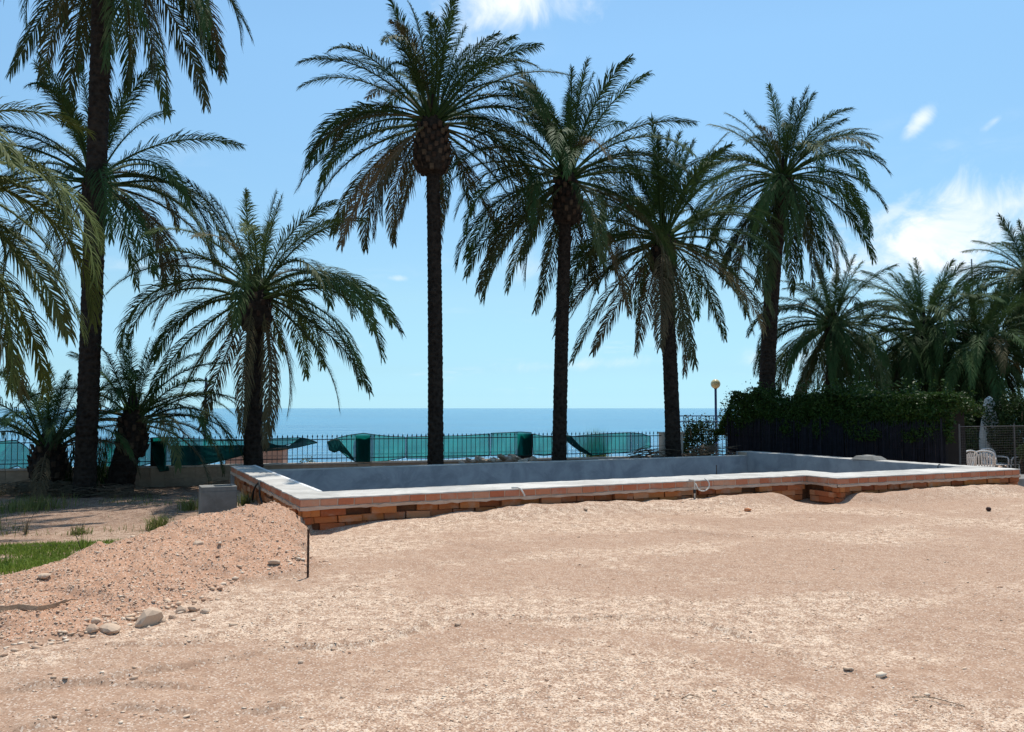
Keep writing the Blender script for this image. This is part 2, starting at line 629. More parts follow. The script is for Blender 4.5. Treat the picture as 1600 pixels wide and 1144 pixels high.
M = dict(
    sand=m_sand(), sea=m_sea(), frond=m_frond(), bark=m_bark(),
    leafbase=simple('leaf_base_bark', (0.062, 0.042, 0.030), 0.95, 0.4, 9, 0.5, 40, per_obj=0.4, spec=0.1) ,
    gravel=m_stone('gravel_stone', [(0.39, 0.215, 0.135), (0.55, 0.365, 0.245), (0.69, 0.495, 0.345), (0.86, 0.71, 0.55)]),
    rock=m_stone('rock', [(0.40, 0.24, 0.16), (0.52, 0.37, 0.26), (0.60, 0.46, 0.34)]),
    brick=m_brick('face_brick', [(0.54, 0.17, 0.085), (0.64, 0.26, 0.14), (0.58, 0.21, 0.12), (0.66, 0.36, 0.23)], 0.5),
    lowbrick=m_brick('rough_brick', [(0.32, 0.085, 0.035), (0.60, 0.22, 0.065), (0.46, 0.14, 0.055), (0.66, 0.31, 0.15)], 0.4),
    mortar=m_concrete('mortar', (0.50, 0.33, 0.23), (0.62, 0.47, 0.36), (0.40, 0.23, 0.15), 2.0, 0.6),
    screed=m_concrete('screed', (0.38, 0.365, 0.335), (0.62, 0.595, 0.55), (0.30, 0.285, 0.26), 1.3, 0.5),
    render=m_concrete('grey_render', (0.25, 0.255, 0.27), (0.40, 0.40, 0.41), (0.46, 0.455, 0.45), 1.7, 0.3),
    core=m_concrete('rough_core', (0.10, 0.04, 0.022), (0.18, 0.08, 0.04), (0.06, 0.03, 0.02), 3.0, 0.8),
    block=m_concrete('concrete_box', (0.17, 0.165, 0.15), (0.24, 0.235, 0.22), (0.30, 0.29, 0.28), 3.0, 0.3),
    wallblock=simple('wall_block', (0.32, 0.245, 0.175), 0.9, 0.2, 3.0, 0.4, 30, per_obj=0.1),
    shadepillar=simple('shaded_pillar', (0.018, 0.016, 0.014), 0.9, 0.3, 4.0, 0.4, 30),  # shade on the pillars put into a near-black colour
    cap=simple('wall_cap', (0.46, 0.40, 0.33), 0.85, 0.2, 4.0, 0.3, 40),
    pink=simple('pink_render', (0.52, 0.34, 0.26), 0.9, 0.12, 2.0, 0.2),
    iron=simple('black_iron', (0.015, 0.02, 0.025), 0.5, 0.3, 8, 0.1, spec=0.4),
    rust=simple('rusty_iron', (0.055, 0.028, 0.018), 0.8, 0.4, 30, 0.4, 120),
    net=m_net('shade_net', (0.008, 0.25, 0.22), 0.20),
    darknet=m_net('doubled_net', (0.006, 0.040, 0.045), 0.03),
    hem=simple('net_hem', (0.008, 0.05, 0.045), 0.8),
    pvc=simple('white_plastic', (0.72, 0.71, 0.68), 0.4, 0.08, 4, 0.05),
    hose=simple('white_hose', (0.62, 0.60, 0.55), 0.5, 0.15, 6, 0.05),
    canvas=simple('parasol_canvas', (0.72, 0.71, 0.67), 0.8, 0.18, 5, 0.3, 25),
    globe=simple('lamp_globe', (0.62, 0.53, 0.28), 0.25, 0.1, 3, 0.0),
    bluepaint=simple('blue_paint', (0.02, 0.045, 0.16), 0.45, 0.15, 4, 0.05),
    greymetal=simple('grey_metal', (0.22, 0.23, 0.25), 0.4, 0.15, 4, 0.05, metal=0.4),
    wire=simple('fence_wire', (0.10, 0.10, 0.10), 0.7, 0.2, 4, 0.0),
    cane=simple('dark_cane', (0.012, 0.012, 0.018), 0.9, 0.5, 6, 0.3, 60),
    twig=simple('dry_twig', (0.16, 0.115, 0.075), 0.9, 0.4, 6, 0.4, 40),
    hedge=m_leaf('hedge_leaf', (0.008, 0.024, 0.005), (0.060, 0.115, 0.022), 0.2),
    bush=m_leaf('bush_leaf', (0.012, 0.030, 0.008), (0.05, 0.085, 0.025), 0.2),
    grass=m_leaf('grass_blade', (0.075, 0.135, 0.018), (0.23, 0.31, 0.05), 0.35, 0.6),
    weed=m_leaf('weed_leaf', (0.10, 0.13, 0.035), (0.24, 0.25, 0.08), 0.3, 0.6),
    straw=m_leaf('straw', (0.10, 0.085, 0.055), (0.30, 0.25, 0.17), 0.2, 0.7),
    wood=simple('weathered_wood', (0.30, 0.20, 0.13), 0.85, 0.3, 5, 0.5, 40),
    shadecore=simple('shade_core', (0.012, 0.010, 0.009), 1.0, 0.3, 6, 0.2),  # near-black filling for the hedge's added core
    ball=simple('dark_lump', (0.035, 0.015, 0.012), 0.6, 0.4, 12, 0.6, 60),
    carpaint=simple('car_paint', (0.20, 0.27, 0.36), 0.25, 0.05, 2, 0.0, spec=0.6),
    glass=simple('car_glass', (0.02, 0.025, 0.03), 0.08, 0.05, 2, 0.0, spec=0.7),
    rubber=simple('rubber', (0.02, 0.02, 0.02), 0.8, 0.2, 6, 0.1),
)

# ------------------------------------------------------------------ ground
POOL_O = Vector((-2.812, 11.106, 0.0))
POOL_A = R(25.8)
CU, SU = math.cos(POOL_A), math.sin(POOL_A)
Z_TOP = 0.40
U1, U2, V_FAR, V_STEP = 9.0, 13.95, 6.6, -0.70     # step, right end, far wall, step depth

MOUND = [(-2.98, 10.60), (-3.45, 9.55), (-3.80, 8.6), (-3.85, 7.5), (-3.75, 6.5)]
MOUND_H = np.array([0.42, 0.37, 0.29, 0.18, 0.06])
MOUND_WR = np.array([0.42, 1.50, 2.00, 1.62, 1.10])
MOUND_WL = np.array([0.8, 0.75, 0.6, 0.8, 0.9])


def pxl(pts, z=0.0):
    return [tuple(on_z(x, y, z)[:2]) for x, y in pts]


RIDGES = [
    (pxl([(180, 1018), (310, 1012), (385, 985), (480, 955), (560, 925), (610, 905)]), 0.028, 0.05),
    (pxl([(220, 1062), (340, 1038), (450, 1020), (560, 1012), (630, 995), (690, 972), (755, 965), (830, 966)]), 0.05, 0.07),
    (pxl([(60, 1142), (130, 1124), (190, 1110), (300, 1116), (420, 1110)]), 0.035, 0.06),
    (pxl([(820, 970), (980, 966), (1090, 972), (1180, 1000), (1260, 1030), (1340, 1048), (1440, 1092)]), 0.03, 0.08),
    (pxl([(20, 1085), (140, 1072), (260, 1078)]), 0.03, 0.09),
    (pxl([(720, 800), (900, 822), (1200, 838), (1590, 860)]), 0.016, 0.18),
    (pxl([(700, 850), (1000, 900), (1300, 915), (1600, 910)]), 0.016, 0.16),
]


# swept paler and smoother darker streaks left by the machines
BANDS = [
    (pxl([(-60, 1050), (120, 1022), (320, 985), (500, 935), (640, 890), (860, 868)]), 0.16, 0.30),
    (pxl([(560, 1000), (760, 940), (960, 890), (1120, 905)]), 0.13, 0.35),
    (pxl([(820, 832), (1060, 815)]), 0.18, 0.5),
    (pxl([(1120, 950), (1270, 985), (1390, 1010)]), 0.16, 0.28),
    (pxl([(640, 800), (900, 788), (1200, 780)]), 0.12, 0.35),
    (pxl([(1020, 870), (1130, 872), (1220, 862)]), -0.22, 0.40),
    (pxl([(1120, 935), (1240, 915), (1330, 898)]), -0.20, 0.22),
    (pxl([(1370, 980), (1490, 962), (1600, 955)]), -0.18, 0.35),
    (pxl([(1330, 1062), (1500, 1052), (1640, 1040)]), -0.20, 0.25),
    (pxl([(760, 985), (950, 990), (1100, 1012), (1260, 1060)]), -0.20, 0.20),
    (pxl([(330, 1050), (520, 1040), (700, 990), (800, 982)]), -0.18, 0.18),
    (pxl([(1250, 800), (1420, 815), (1640, 845)]), -0.15, 0.5),
    (pxl([(620, 840), (800, 830)]), -0.12, 0.5),
]


def ground_z(x, y, detail=True):
    """height, gravelly, mound and soil masks of the site"""
    x, y = np.asarray(x, float), np.asarray(y, float)
    rx, ry = x - POOL_O.x, y - POOL_O.y
    u, v = rx * CU + ry * SU, -rx * SU + ry * CU
    n_lo = fbm(x * 0.35 + 3, y * 0.35 + 9, 3)
    wob = (fbm(x * 0.9, y * 0.9, 3) - 0.5) * 1.2
    # low garden on the sea side and beside the pool
    ax, ay, bx, by = -2.6, 10.35, -6.4, 6.75
    L = math.hypot(bx - ax, by - ay)
    s = ((x - ax) * (by - ay) - (y - ay) * (bx - ax)) / L * -1.0   # signed distance, + beyond the line
    s = -((x - ax) * -(by - ay) + (y - ay) * (bx - ax)) / L
    low = sstep(s + wob * 0.3, 0.0, 1.15) * sstep(-u, -0.25, 0.6)
    low = np.maximum(low, sstep(v, 6.9, 7.6) * sstep(15.5 - u, 0, 1.0))
    z = (n_lo - 0.5) * 0.10 * (1 - low) - 0.26 * low
    z = z + (fbm(x * 2.2, y * 2.2, 4) - 0.5) * 0.035
    z = z + sstep(y, 3, 9) * 0.0
    # lower terrace right of the pool, behind the wire fence
    z = z - 0.5 * sstep(x - 9.6 - (20.5 - y) * 0.0, 0, 1.5) * sstep(y, 19.0, 21.5)
    # mound
    d, par, side = seg_dist(x, y, MOUND)
    idx = np.arange(len(MOUND))
    mh = np.interp(par, idx, MOUND_H)
    wr = np.where(side > 0, np.interp(par, idx, MOUND_WR), np.interp(par, idx, MOUND_WL))
    wn = wr * (1 + (fbm(x * 2.5 + 40, y * 2.5, 3) - 0.5) * 0.45)
    q = np.clip(1 - d / wn, 0, 1)
    prof = q ** 0.62
    bumps = (fbm(x * 4.5, y * 4.5, 5, 0.68) - 0.5) * 0.17
    mound = sstep(q, 0.0, 0.10)
    z = z * (1 - prof) + mh * prof + sstep(q, 0.0, 0.3) * bumps + mound * 0.025
    # tracks and scraped edges
    for pts, h, wd in RIDGES:
        dd, pr, sd = seg_dist(x, y, pts)
        hn = 0.15 + 1.7 * vnoise(x * 3.3 + 11, y * 3.3) * (0.5 + fbm(x * 9, y * 9, 2))
        side_w = np.where(sd < 0, 0.020, wd * 2.4)
        z = z + 0.62 * h * hn * np.exp(-(dd / side_w) ** 2) * (1 - mound)
    if detail:
        z = z + (fbm(x * 14, y * 14, 3) - 0.5) * 0.014 + (fbm(x * 4.2 + 60, y * 4.2, 3) - 0.5) * 0.022
    # heaped sand along the brickwork, scooped at the corners
    dist_front = np.where(u < U1, -v, -(v - V_STEP))
    along = sstep(u, 0.2, 1.5) * sstep(14.2 - u, 0, 0.8)
    heap = np.exp(-((dist_front - 0.12) / 0.42) ** 2) * along * (0.03 + 0.075 * sstep(u, 1.2, 3.2) + 0.05 * vnoise(u * 1.1 + 3.0, v * 0.4 + 8) + 0.03 * vnoise(u * 5.0, v * 3))
    z = z + heap * (np.abs(u - 8.75) > 0.0) * sstep(np.abs(u - 8.8), 0.15, 0.7)
    z = z - 0.20 * np.exp(-(((u - 8.75) / 0.35) ** 2 + ((v + 0.25) / 0.35) ** 2))
    z = z - 0.10 * np.exp(-(((u - 0.2) / 0.45) ** 2 + ((v + 0.15) / 0.35) ** 2))
    # pool pit (the slope is buried inside the walls)
    pit = sstep(u, 0.1, 0.35) * sstep(U2 - 0.1 - u, 0, 0.25) * sstep(V_FAR + 0.1 - v, 0, 0.1)
    pit = pit * np.where(u < U1 + 0.2, sstep(v, 0.25, 0.5), sstep(v - V_STEP, 0.25, 0.5))
    z = z * (1 - pit) - 1.7 * pit
    # the shore beyond the boundary wall
    fs = (y - 19.0 - (x + 11.25) * 0.325)
    shore = sstep(fs, 1.2, 3.0)
    z = z - shore * 0.5 - sstep(fs, 8, 22) * 3.2
    gn = fbm(x * 0.55 + 31, y * 0.75 + 12, 4, 0.55)
    for pts, amp, wd in BANDS:
        dd, pr, sd = seg_dist(x, y, pts)
        gn = gn + amp * np.exp(-(dd / wd) ** 2)
    grav = sstep(gn + (fbm(x * 3.1, y * 3.1, 3) - 0.5) * 0.12, 0.40, 0.62)
    soil = low * np.maximum(0.6, sstep(fbm(x * 0.7 + 8, y * 0.7 + 2, 3) + (v - 2.0) * 0.06, 0.38, 0.60))
    soil = np.maximum(soil, 0.75 * low * sstep(v, 5.6, 6.8))
    return z, grav, mound, soil


def build_ground():
    na, nr = 600, 760
    ang = np.concatenate([np.linspace(R(-62), R(-36), 40), np.linspace(R(-35.9), R(35.9), na - 80), np.linspace(R(36), R(62), 40)])
    r = 2.0 * (60.0 / 2.0) ** np.linspace(0, 1, nr)
    A, RR = np.meshgrid(ang, r)
    x, y = np.sin(A) * RR, np.cos(A) * RR
    # rows behind and beside the camera, out to the sides
    z, g, mo, so_ = ground_z(x, y)
    verts = np.stack([x, y, z], -1).reshape(-1, 3)
    i = np.arange(nr - 1)[:, None] * na + np.arange(na - 1)[None, :]
    faces = np.stack([i, i + na, i + na + 1, i + 1], -1).reshape(-1, 4)[:, ::-1]
    me = np_mesh('ground', verts, faces, M['sand'], True,
                 dict(gravelly=g.ravel(), mound=mo.ravel(), soil=so_.ravel()))
    o = link('ground', me)
    tag(o, 'beige and pink crushed gravel building site', None, None, 'structure')
    o['label'] = 'pale pink sand and gravel ground of the building plot'
    # the plot goes on behind and beside the viewer
    ring = [(-62, 62)]
    a2 = np.linspace(R(62), R(298), 120)
    r2 = 2.0 * (60.0 / 2.0) ** np.linspace(0, 1, 60)
    A, RR = np.meshgrid(a2, r2)
    x, y = np.sin(A) * RR, np.cos(A) * RR
    z, g, mo, so_ = ground_z(x, y, False)
    vs = np.stack([x, y, z], -1).reshape(-1, 3)
    n2 = len(a2)
    i = np.arange(len(r2) - 1)[:, None] * n2 + np.arange(n2 - 1)[None, :]
    fs = np.stack([i, i + n2, i + n2 + 1, i + 1], -1).reshape(-1, 4)[:, ::-1]
    # inner disc
    c = len(vs)
    me = np_mesh('ground_behind', vs, fs, M['sand'], True, dict(gravelly=g.ravel(), mound=mo.ravel(), soil=so_.ravel()))
    o2 = link('ground', me)
    tag(o2, 'sand ground running on behind the viewer', None, None, 'structure')
    k = 48
    vs = [(0, 0, 0.0)] + [(2.02 * math.sin(2 * math.pi * j / k), 2.02 * math.cos(2 * math.pi * j / k), 0.0) for j in range(k)]
    vs = np.array(vs)
    vs[:, 2] = ground_z(vs[:, 0], vs[:, 1])[0] - 0.004
    fs = [(0, 1 + (j + 1) % k, 1 + j) for j in range(k)]
    me = np_mesh('ground_foot', vs, fs, M['sand'], True)
    tag(link('ground', me), 'sand ground under the viewer', None, None, 'structure')


build_ground()


def gz(x, y):
    return float(ground_z(np.array([x]), np.array([y]))[0][0])


# sea
sea = MB()
sea.add([(-90000, 42, -3.0), (90000, 42, -3.0), (90000, 120000, -3.0), (-90000, 120000, -3.0)], [(0, 1, 2, 3)])
tag(sea.build('sea', M['sea']), 'calm blue sea reaching to the horizon', None, None, 'structure')

# ------------------------------------------------------------------ stones
ICO_V = None


def ico():
    bm = bmesh.new()
    bmesh.ops.create_icosphere(bm, subdivisions=1, radius=1)
    v = np.array([tuple(x.co) for x in bm.verts])
    f = np.array([[x.index for x in q.verts] for q in bm.faces])
    bm.free()
    return v, f


ICO_V, ICO_F = ico()
OCT_V = np.array([(1, 0, 0), (-1, 0, 0), (0, 1, 0), (0, -1, 0), (0, 0, 1), (0, 0, -1)], float)
OCT_F = np.array([(0, 2, 4), (2, 1, 4), (1, 3, 4), (3, 0, 4), (2, 0, 5), (1, 2, 5), (3, 1, 5), (0, 3, 5)])


def stones(name, x, y, z, size, rs, bv, bf, mat, flat=0.48):
    n = len(x)
    k = len(bv)
    P = np.repeat(bv[None], n, 0) * (1 + rs.uniform(-0.32, 0.32, (n, k, 1)))
    P *= np.stack([rs.uniform(0.7, 1.3, n), rs.uniform(0.7, 1.3, n), rs.uniform(flat * 0.7, flat * 1.2, n)], -1)[:, None, :]
    ang = rs.uniform(0, 6.283, n)
    ca, sa = np.cos(ang)[:, None], np.sin(ang)[:, None]
    X = P[..., 0] * ca - P[..., 1] * sa
    Y = P[..., 0] * sa + P[..., 1] * ca
    tl = rs.uniform(-0.5, 0.5, n)[:, None]
    Z = P[..., 2] + X * tl * 0.5
    V = np.stack([X * size[:, None] + x[:, None], Y * size[:, None] + y[:, None], Z * size[:, None] + z[:, None]], -1).reshape(-1, 3)
    Fc = (bf[None] + (np.arange(n) * k)[:, None, None]).reshape(-1, 3)
    tint = np.repeat(rs.rand(n) ** 0.65, k)
    return np_mesh(name, V, Fc, mat, False, dict(tint=tint))


def scatter_gravel():
    rs = np.random.RandomState(21)
    N = 420000
    d = 3.2 * (17.5 / 3.2) ** rs.rand(N)          # denser near the camera
    a = rs.uniform(-0.66, 0.66, N)
    x, y = d * a, d
    z, g, mo, so_ = ground_z(x, y)
    rx, ry = x - POOL_O.x, y - POOL_O.y
    u, v = rx * CU + ry * SU, -rx * SU + ry * CU
    inside = (u > -0.12) & (u < U2 + 0.2) & (v > np.where(u < U1, 0.0, V_STEP) - 0.02) & (v < 6.9)
    p = 0.05 + 0.30 * g * g + 0.85 * mo
    for pts, h, wd in RIDGES[:5]:
        dd, pr, sd = seg_dist(x, y, pts)
        p = p + 0.10 * np.exp(-(dd / 0.12) ** 2) * (vnoise(x * 3, y * 3) > 0.35)
    p = np.where(so_ > 0.5, p * 0.35, p)
    keep = (rs.rand(N) < p * 0.62) & ~inside
    x, y, z, mo, d = x[keep], y[keep], z[keep], mo[keep], d[keep]
    size = 0.0032 * np.exp(rs.normal(0, 0.42, len(x))) * (0.75 + d * 0.075)
    size = np.where(mo > 0.5, size * 1.35, size)
    size = np.minimum(size, 0.022)
    print('gravel', len(x))
    o = link('gravel', stones('gravel', x, y, z + size * 0.15, size, rs, OCT_V, OCT_F, M['gravel']))
    tag(o, 'fine crushed stone chips strewn over the sand and the mound', 'gravel', None, 'stuff')
    # bigger stones
    rs = np.random.RandomState(5)
    N = 26000
    d = 3.4 * (17 / 3.4) ** rs.rand(N)
    a = rs.uniform(-0.66, 0.66, N)
    x, y = d * a, d
    z, g, mo, so_ = ground_z(x, y)
    rx, ry = x - POOL_O.x, y - POOL_O.y
    u, v = rx * CU + ry * SU, -rx * SU + ry * CU
    inside = (u > -0.15) & (u < U2 + 0.2) & (v > np.where(u < U1, 0.0, V_STEP) - 0.05) & (v < 6.9)
    p = 0.006 + 0.30 * mo + 0.10 * so_
    dm, par, side = seg_dist(x, y, MOUND)
    wr = np.interp(par, np.arange(5), MOUND_WR)
    foot = np.exp(-((dm - wr * 0.95) / 0.16) ** 2) * (side > 0) * sstep(par, 0.6, 1.6)
    p = p + 0.75 * foot
    for pts, h, wd in RIDGES[:5]:
        dd, pr, sd = seg_dist(x, y, pts)
        p = p + 0.14 * np.exp(-(dd / 0.14) ** 2)
    keep = (rs.rand(N) < p) & ~inside
    x, y, z, foot = x[keep], y[keep], z[keep], foot[keep]
    size = 0.0085 * np.exp(rs.normal(0, 0.5, len(x))) * (1 + 0.9 * foot)
    size = np.minimum(size, 0.034)
    print('stones', len(x))
    o = link('pebbles', stones('pebbles', x, y, z + size * 0.2, size, rs, ICO_V, ICO_F, M['gravel']))
    tag(o, 'walnut sized stones scattered on the mound and along the tracks', 'pebbles', None, 'stuff')


scatter_gravel()


def rock(px, py, wpx, label, zr=0.6, zoff=0.3, seed=0, ztest=None, name='rock', mat='rock', group=None, rz=None, sub=2):
    """one stone resting on the ground where the photograph shows it"""
    g0 = on_z(px, py, 0.0)
    d = g0.y
    for _ in range(12):
        p = at(px, py, d)
        d += (p.z - gz(p.x, p.y)) * 3.0
    p = at(px, py, d)
    zz = gz(p.x, p.y)
    rs = np.random.RandomState(seed + 100)
    bm = bmesh.new()
    bmesh.ops.create_icosphere(bm, subdivisions=sub, radius=1)
    planes = [(Vector(rs.normal(0, 1, 3)).normalized(), rs.uniform(0.55, 0.85)) for _ in range(9)]
    for vv in bm.verts:
        for nrm, dd in planes:
            e = vv.co.dot(nrm) - dd
            if e > 0:
                vv.co -= nrm * e * 0.85
        vv.co *= 1 + rs.uniform(-0.04, 0.04)
    r = wpx / F_PX * d * 0.5
    for vv in bm.verts:
        vv.co = Vector((vv.co.x * r * 1.1, vv.co.y * r * 0.9, vv.co.z * r * zr))
    me = bpy.data.meshes.new(name)
    bm.to_mesh(me)
    bm.free()
    a = me.attributes.new('tint', 'FLOAT', 'POINT')
    a.data.foreach_set('value', np.full(len(me.vertices), 0.25 + 0.7 * rs.rand(), np.float32))
    me.materials.append(M[mat])
    o = link(name, me, None, (p.x, p.y, zz + r * zr * zoff), (rs.uniform(-.2, .2), rs.uniform(-.2, .2), rs.uniform(0, 6.28) if rz is None else rz))
    return tag(o, label, 'rock' if name == 'rock' else name, group)


# ------------------------------------------------------------------ the unfinished pool
def build_pool():
    rnd = random.Random(3)
    root = empty('unfinished_pool', POOL_O, POOL_A)
    tag(root, 'unfinished raised pool with red brick sides and grey rendered inside', 'pool')
    zb = -1.45
    # walls below the screed: (u0,u1,v0,v1,ztop)
    LE = 0.13
    core = MB()
    core.box(LE, 0.5, LE, 7.0, zb, 0.245)
    core.box(0.5, U1 - 0.1, LE, 0.84, zb, 0.2448)
    core.box(U1 + LE, 13.5, V_STEP + LE, 0.14, zb, 0.2446)
    core.box(U1 + 0.11, 9.85, 0.14, 0.84, zb, 0.2442)
    core.box(U1 - 0.1, U1 + 0.11, LE, 0.84, zb, 0.2444)
    core.box(13.5, U2 - LE, V_STEP + LE, 7.0, zb, 0.2438)
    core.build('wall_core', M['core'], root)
    # header band: mortar body carrying the face bricks
    b = MB()
    g = 0.012
    b.box(g, 0.5, g, 6.99, 0.2452, 0.384)
    b.box(0.5, U1 + 0.1, g, 0.84, 0.2454, 0.3838)
    b.box(U1 + g, 13.5, V_STEP + g, 0.0, 0.2456, 0.3836)
    b.box(U1 + 0.1, 13.5, 0.0, 0.14, 0.2458, 0.3834)
    b.box(U1 + 0.1, 9.85, 0.14, 0.84, 0.2460, 0.3832)
    b.box(13.5, U2 - g, V_STEP + g, 6.99, 0.2462, 0.383)
    b.build('mortar_bed', M['mortar'], root)
    # uneven ledge of mortar squeezed out under the band
    led = MB()

    def ledge(p0, p1, out):
        n = max(2, int((Vector(p1) - Vector(p0)).length / 0.09))
        vs, fs = [], []
        for i in range(n + 1):
            t = i / n
            x, y = p0[0] + (p1[0] - p0[0]) * t, p0[1] + (p1[1] - p0[1]) * t
            o1 = 0.005 + rnd.uniform(-0.004, 0.012)
            zt, zl = 0.290 + rnd.uniform(-0.014, 0.006), 0.243 + rnd.uniform(-0.012, 0.010)
            vs += [(x - out[0] * 0.02, y - out[1] * 0.02, zt + 0.003), (x + out[0] * o1, y + out[1] * o1, zt - 0.006),
                   (x + out[0] * o1 * 0.9, y + out[1] * o1 * 0.9, zl), (x - out[0] * 0.14, y - out[1] * 0.14, zl + 0.004)]
        for i in range(n):
            for k in range(3):
                a = i * 4 + k
                fs.append((a, a + 4, a + 5, a + 1))
        led.add(vs, fs)

    ledge((0, 0), (U1, 0), (0, -1))
    ledge((U1, 0), (U1, V_STEP), (-1, 0))
    ledge((U1, V_STEP), (U2, V_STEP), (0, -1))
    ledge((0, 7.0), (0, 0), (-1, 0))
    ledge((U2, V_STEP), (U2, 7.0), (1, 0))
    led.build('mortar_ledge', M['mortar'], root)

    # bricks
    def brick_mesh(seed, name, mat):
        r = random.Random(seed)
        m = MB()
        m.box(-0.5, 0.5, -0.5, 0.5, -0.5, 0.5, 0.018, r)
        return m.mesh(name, mat, False, 0.028)
    faces = [brick_mesh(i, 'face_brick', M['brick']) for i in range(6)]
    rough = [brick_mesh(i + 20, 'rough_brick', M['lowbrick']) for i in range(6)]

    def course(p0, p1, out, length, z0, z1, mesh_set, depth, rec, rj, miss=0.0, start=0.0, name='brick', proud=0.0, joint=0.017, rough_lay=0.012):
        p0, p1, out = Vector((*p0, 0)), Vector((*p1, 0)), Vector((*out, 0))
        d = (p1 - p0)
        Ltot = d.length
        d.normalize()
        rz = math.atan2(d.y, d.x)
        s = -start
        while s < Ltot - 0.05:
            ln = length * rnd.uniform(0.88, 1.1)
            a, e = max(0, s), min(Ltot, s + ln)
            s += ln
            if e - a < 0.05:
                continue
            if rnd.random() < miss:
                continue
            rr = rec + rnd.uniform(-rj, rj)
            if proud and rnd.random() < proud:
                rr = 0.015
            c = p0 + d * ((a + e) / 2) - out * (rr + depth / 2)
            hz = (z1 - z0) * rnd.uniform(0.93, 1.02)
            o = link(name, rnd.choice(mesh_set), root, (c.x, c.y, (z0 + z1) / 2 + rnd.uniform(-.003, .003)),
                     (rnd.uniform(-rough_lay, rough_lay), rnd.uniform(-rough_lay, rough_lay), rz + rnd.uniform(-rough_lay, rough_lay)),
                     (e - a - joint, depth, hz))
    runs = [((0, 0), (U1, 0), (0, -1)), ((U1, 0), (U1, V_STEP), (-1, 0)), ((U1, V_STEP), (U2, V_STEP), (0, -1)),
            ((0, 7.0), (0, 0), (-1, 0))]
    for p0, p1, out in runs:
        course(p0, p1, out, 0.255, 0.292, 0.384, faces, 0.11, 0.003, 0.004)
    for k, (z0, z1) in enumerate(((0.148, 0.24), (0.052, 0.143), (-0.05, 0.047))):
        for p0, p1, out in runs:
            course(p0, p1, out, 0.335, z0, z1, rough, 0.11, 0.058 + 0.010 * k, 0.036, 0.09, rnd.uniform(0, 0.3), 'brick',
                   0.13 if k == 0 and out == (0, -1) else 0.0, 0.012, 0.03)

    # screed on top: uneven sheet with thickness
    def slab(name, outline, z, th=0.017, mat=M['screed'], seed=0):
        bm = bmesh.new()
        r = random.Random(seed)
        pts = []
        n = len(outline)
        for i in range(n):
            p, q = Vector((*outline[i], 0)), Vector((*outline[(i + 1) % n], 0))
            k = max(1, int((q - p).length / 0.10))
            nn = Vector((-(q - p).y, (q - p).x, 0)).normalized()
            for j in range(k):
                pp = p.lerp(q, j / k)
                if j:
                    pp += nn * (r.uniform(-0.012, 0.010) - (0.03 * r.random() if r.random() < 0.08 else 0))
                pts.append(pp)
        vs = [bm.verts.new((p.x, p.y, z + r.uniform(-0.003, 0.003))) for p in pts]
        f = bm.faces.new(vs)
        ret = bmesh.ops.extrude_face_region(bm, geom=[f])
        for vv in ret['geom']:
            if isinstance(vv, bmesh.types.BMVert):
                vv.co.z = z - th
        bmesh.ops.recalc_face_normals(bm, faces=bm.faces)
        bmesh.ops.triangulate(bm, faces=bm.faces)
        me = bpy.data.meshes.new(name)
        bm.to_mesh(me)
        bm.free()
        me.materials.append(mat)
        return link(name, me, root)

    slab('coping', [(-0.006, -0.006), (U1 - 0.004, -0.006), (U1 - 0.004, V_STEP - 0.006), (U2 + 0.004, V_STEP - 0.006),
                    (U2 + 0.004, 7.0), (13.50, 7.0), (13.50, 0.14), (9.85, 0.14), (9.85, 0.84), (0.50, 0.84), (0.50, 7.0), (-0.006, 7.0)], Z_TOP)
    # smooth plaster fillet along the inner rim
    fil = MB()
    fil.box(0.44, 0.503, 0.90, 6.995, 0.37, 0.406)
    fil.build('rim_plaster', M['cap_white'], root, bevel=0.006)
    # rendered inside
    ins = MB()
    zt = 0.382
    ins.box(0.44, 0.515, 0.83, 6.6, zb, zt - 0.001)
    ins.box(0.515, 9.84, 0.83, 0.855, zb, zt)
    ins.box(9.84, 9.865, 0.135, 0.855, zb, zt - 0.002)
    ins.box(9.865, 13.47, 0.135, 0.155, zb, zt)
    ins.box(13.47, 13.497, 0.135, 6.6, zb, zt + 0.012)
    ins.build('inner_render', M['render'], root)
    far = MB()
    far.box(0.503, 13.497, V_FAR, 6.86, zb, 0.293)
    far.build('overflow_wall', M['render'], root)
    top = MB()
    n = 60
    for i in range(n):
        a, e = 0.503 + (12.994) * i / n, 0.503 + 12.994 * (i + 1) / n
        top.box(a, e, V_FAR - 0.006 + rnd.uniform(-.003, .003), 6.866, 0.2932, 0.309 + rnd.uniform(-.002, .002))
    top.build('overflow_rim', M['screed'], root)
    end = MB()
    end.box(13.46, U2 - 0.01, 6.99, 7.03, -0.3, 0.398)
    end.build('end_render', M['render'], root)
    end = MB()
    end.box(0.01, 0.49, 6.99, 7.03, -0.3, 0.3)
    end.build('end_render', M['render'], root)
    fl = MB()
    fl.box(0.3, 13.7, 0.0, 6.7, -1.5, -1.40)
    fl.build('pool_floor', M['render'], root)
    out = MB()
    out.box(U2 - LE, U2 - 0.02, V_STEP + LE, 6.98, -0.6, 0.243)
    out.build('outer_render', M['block'], root)
    return root


M['cap_white'] = m_concrete('white_plaster', (0.70, 0.69, 0.67), (0.80, 0.79, 0.77), (0.6, 0.59, 0.57), 2.0, 0.2)
pool = build_pool()


def pool_pt(u, v, z=0.0):
    return Vector((POOL_O.x + u * CU - v * SU, POOL_O.y + u * SU + v * CU, z))


# ------------------------------------------------------------------ palms
FROND_LIB = {}


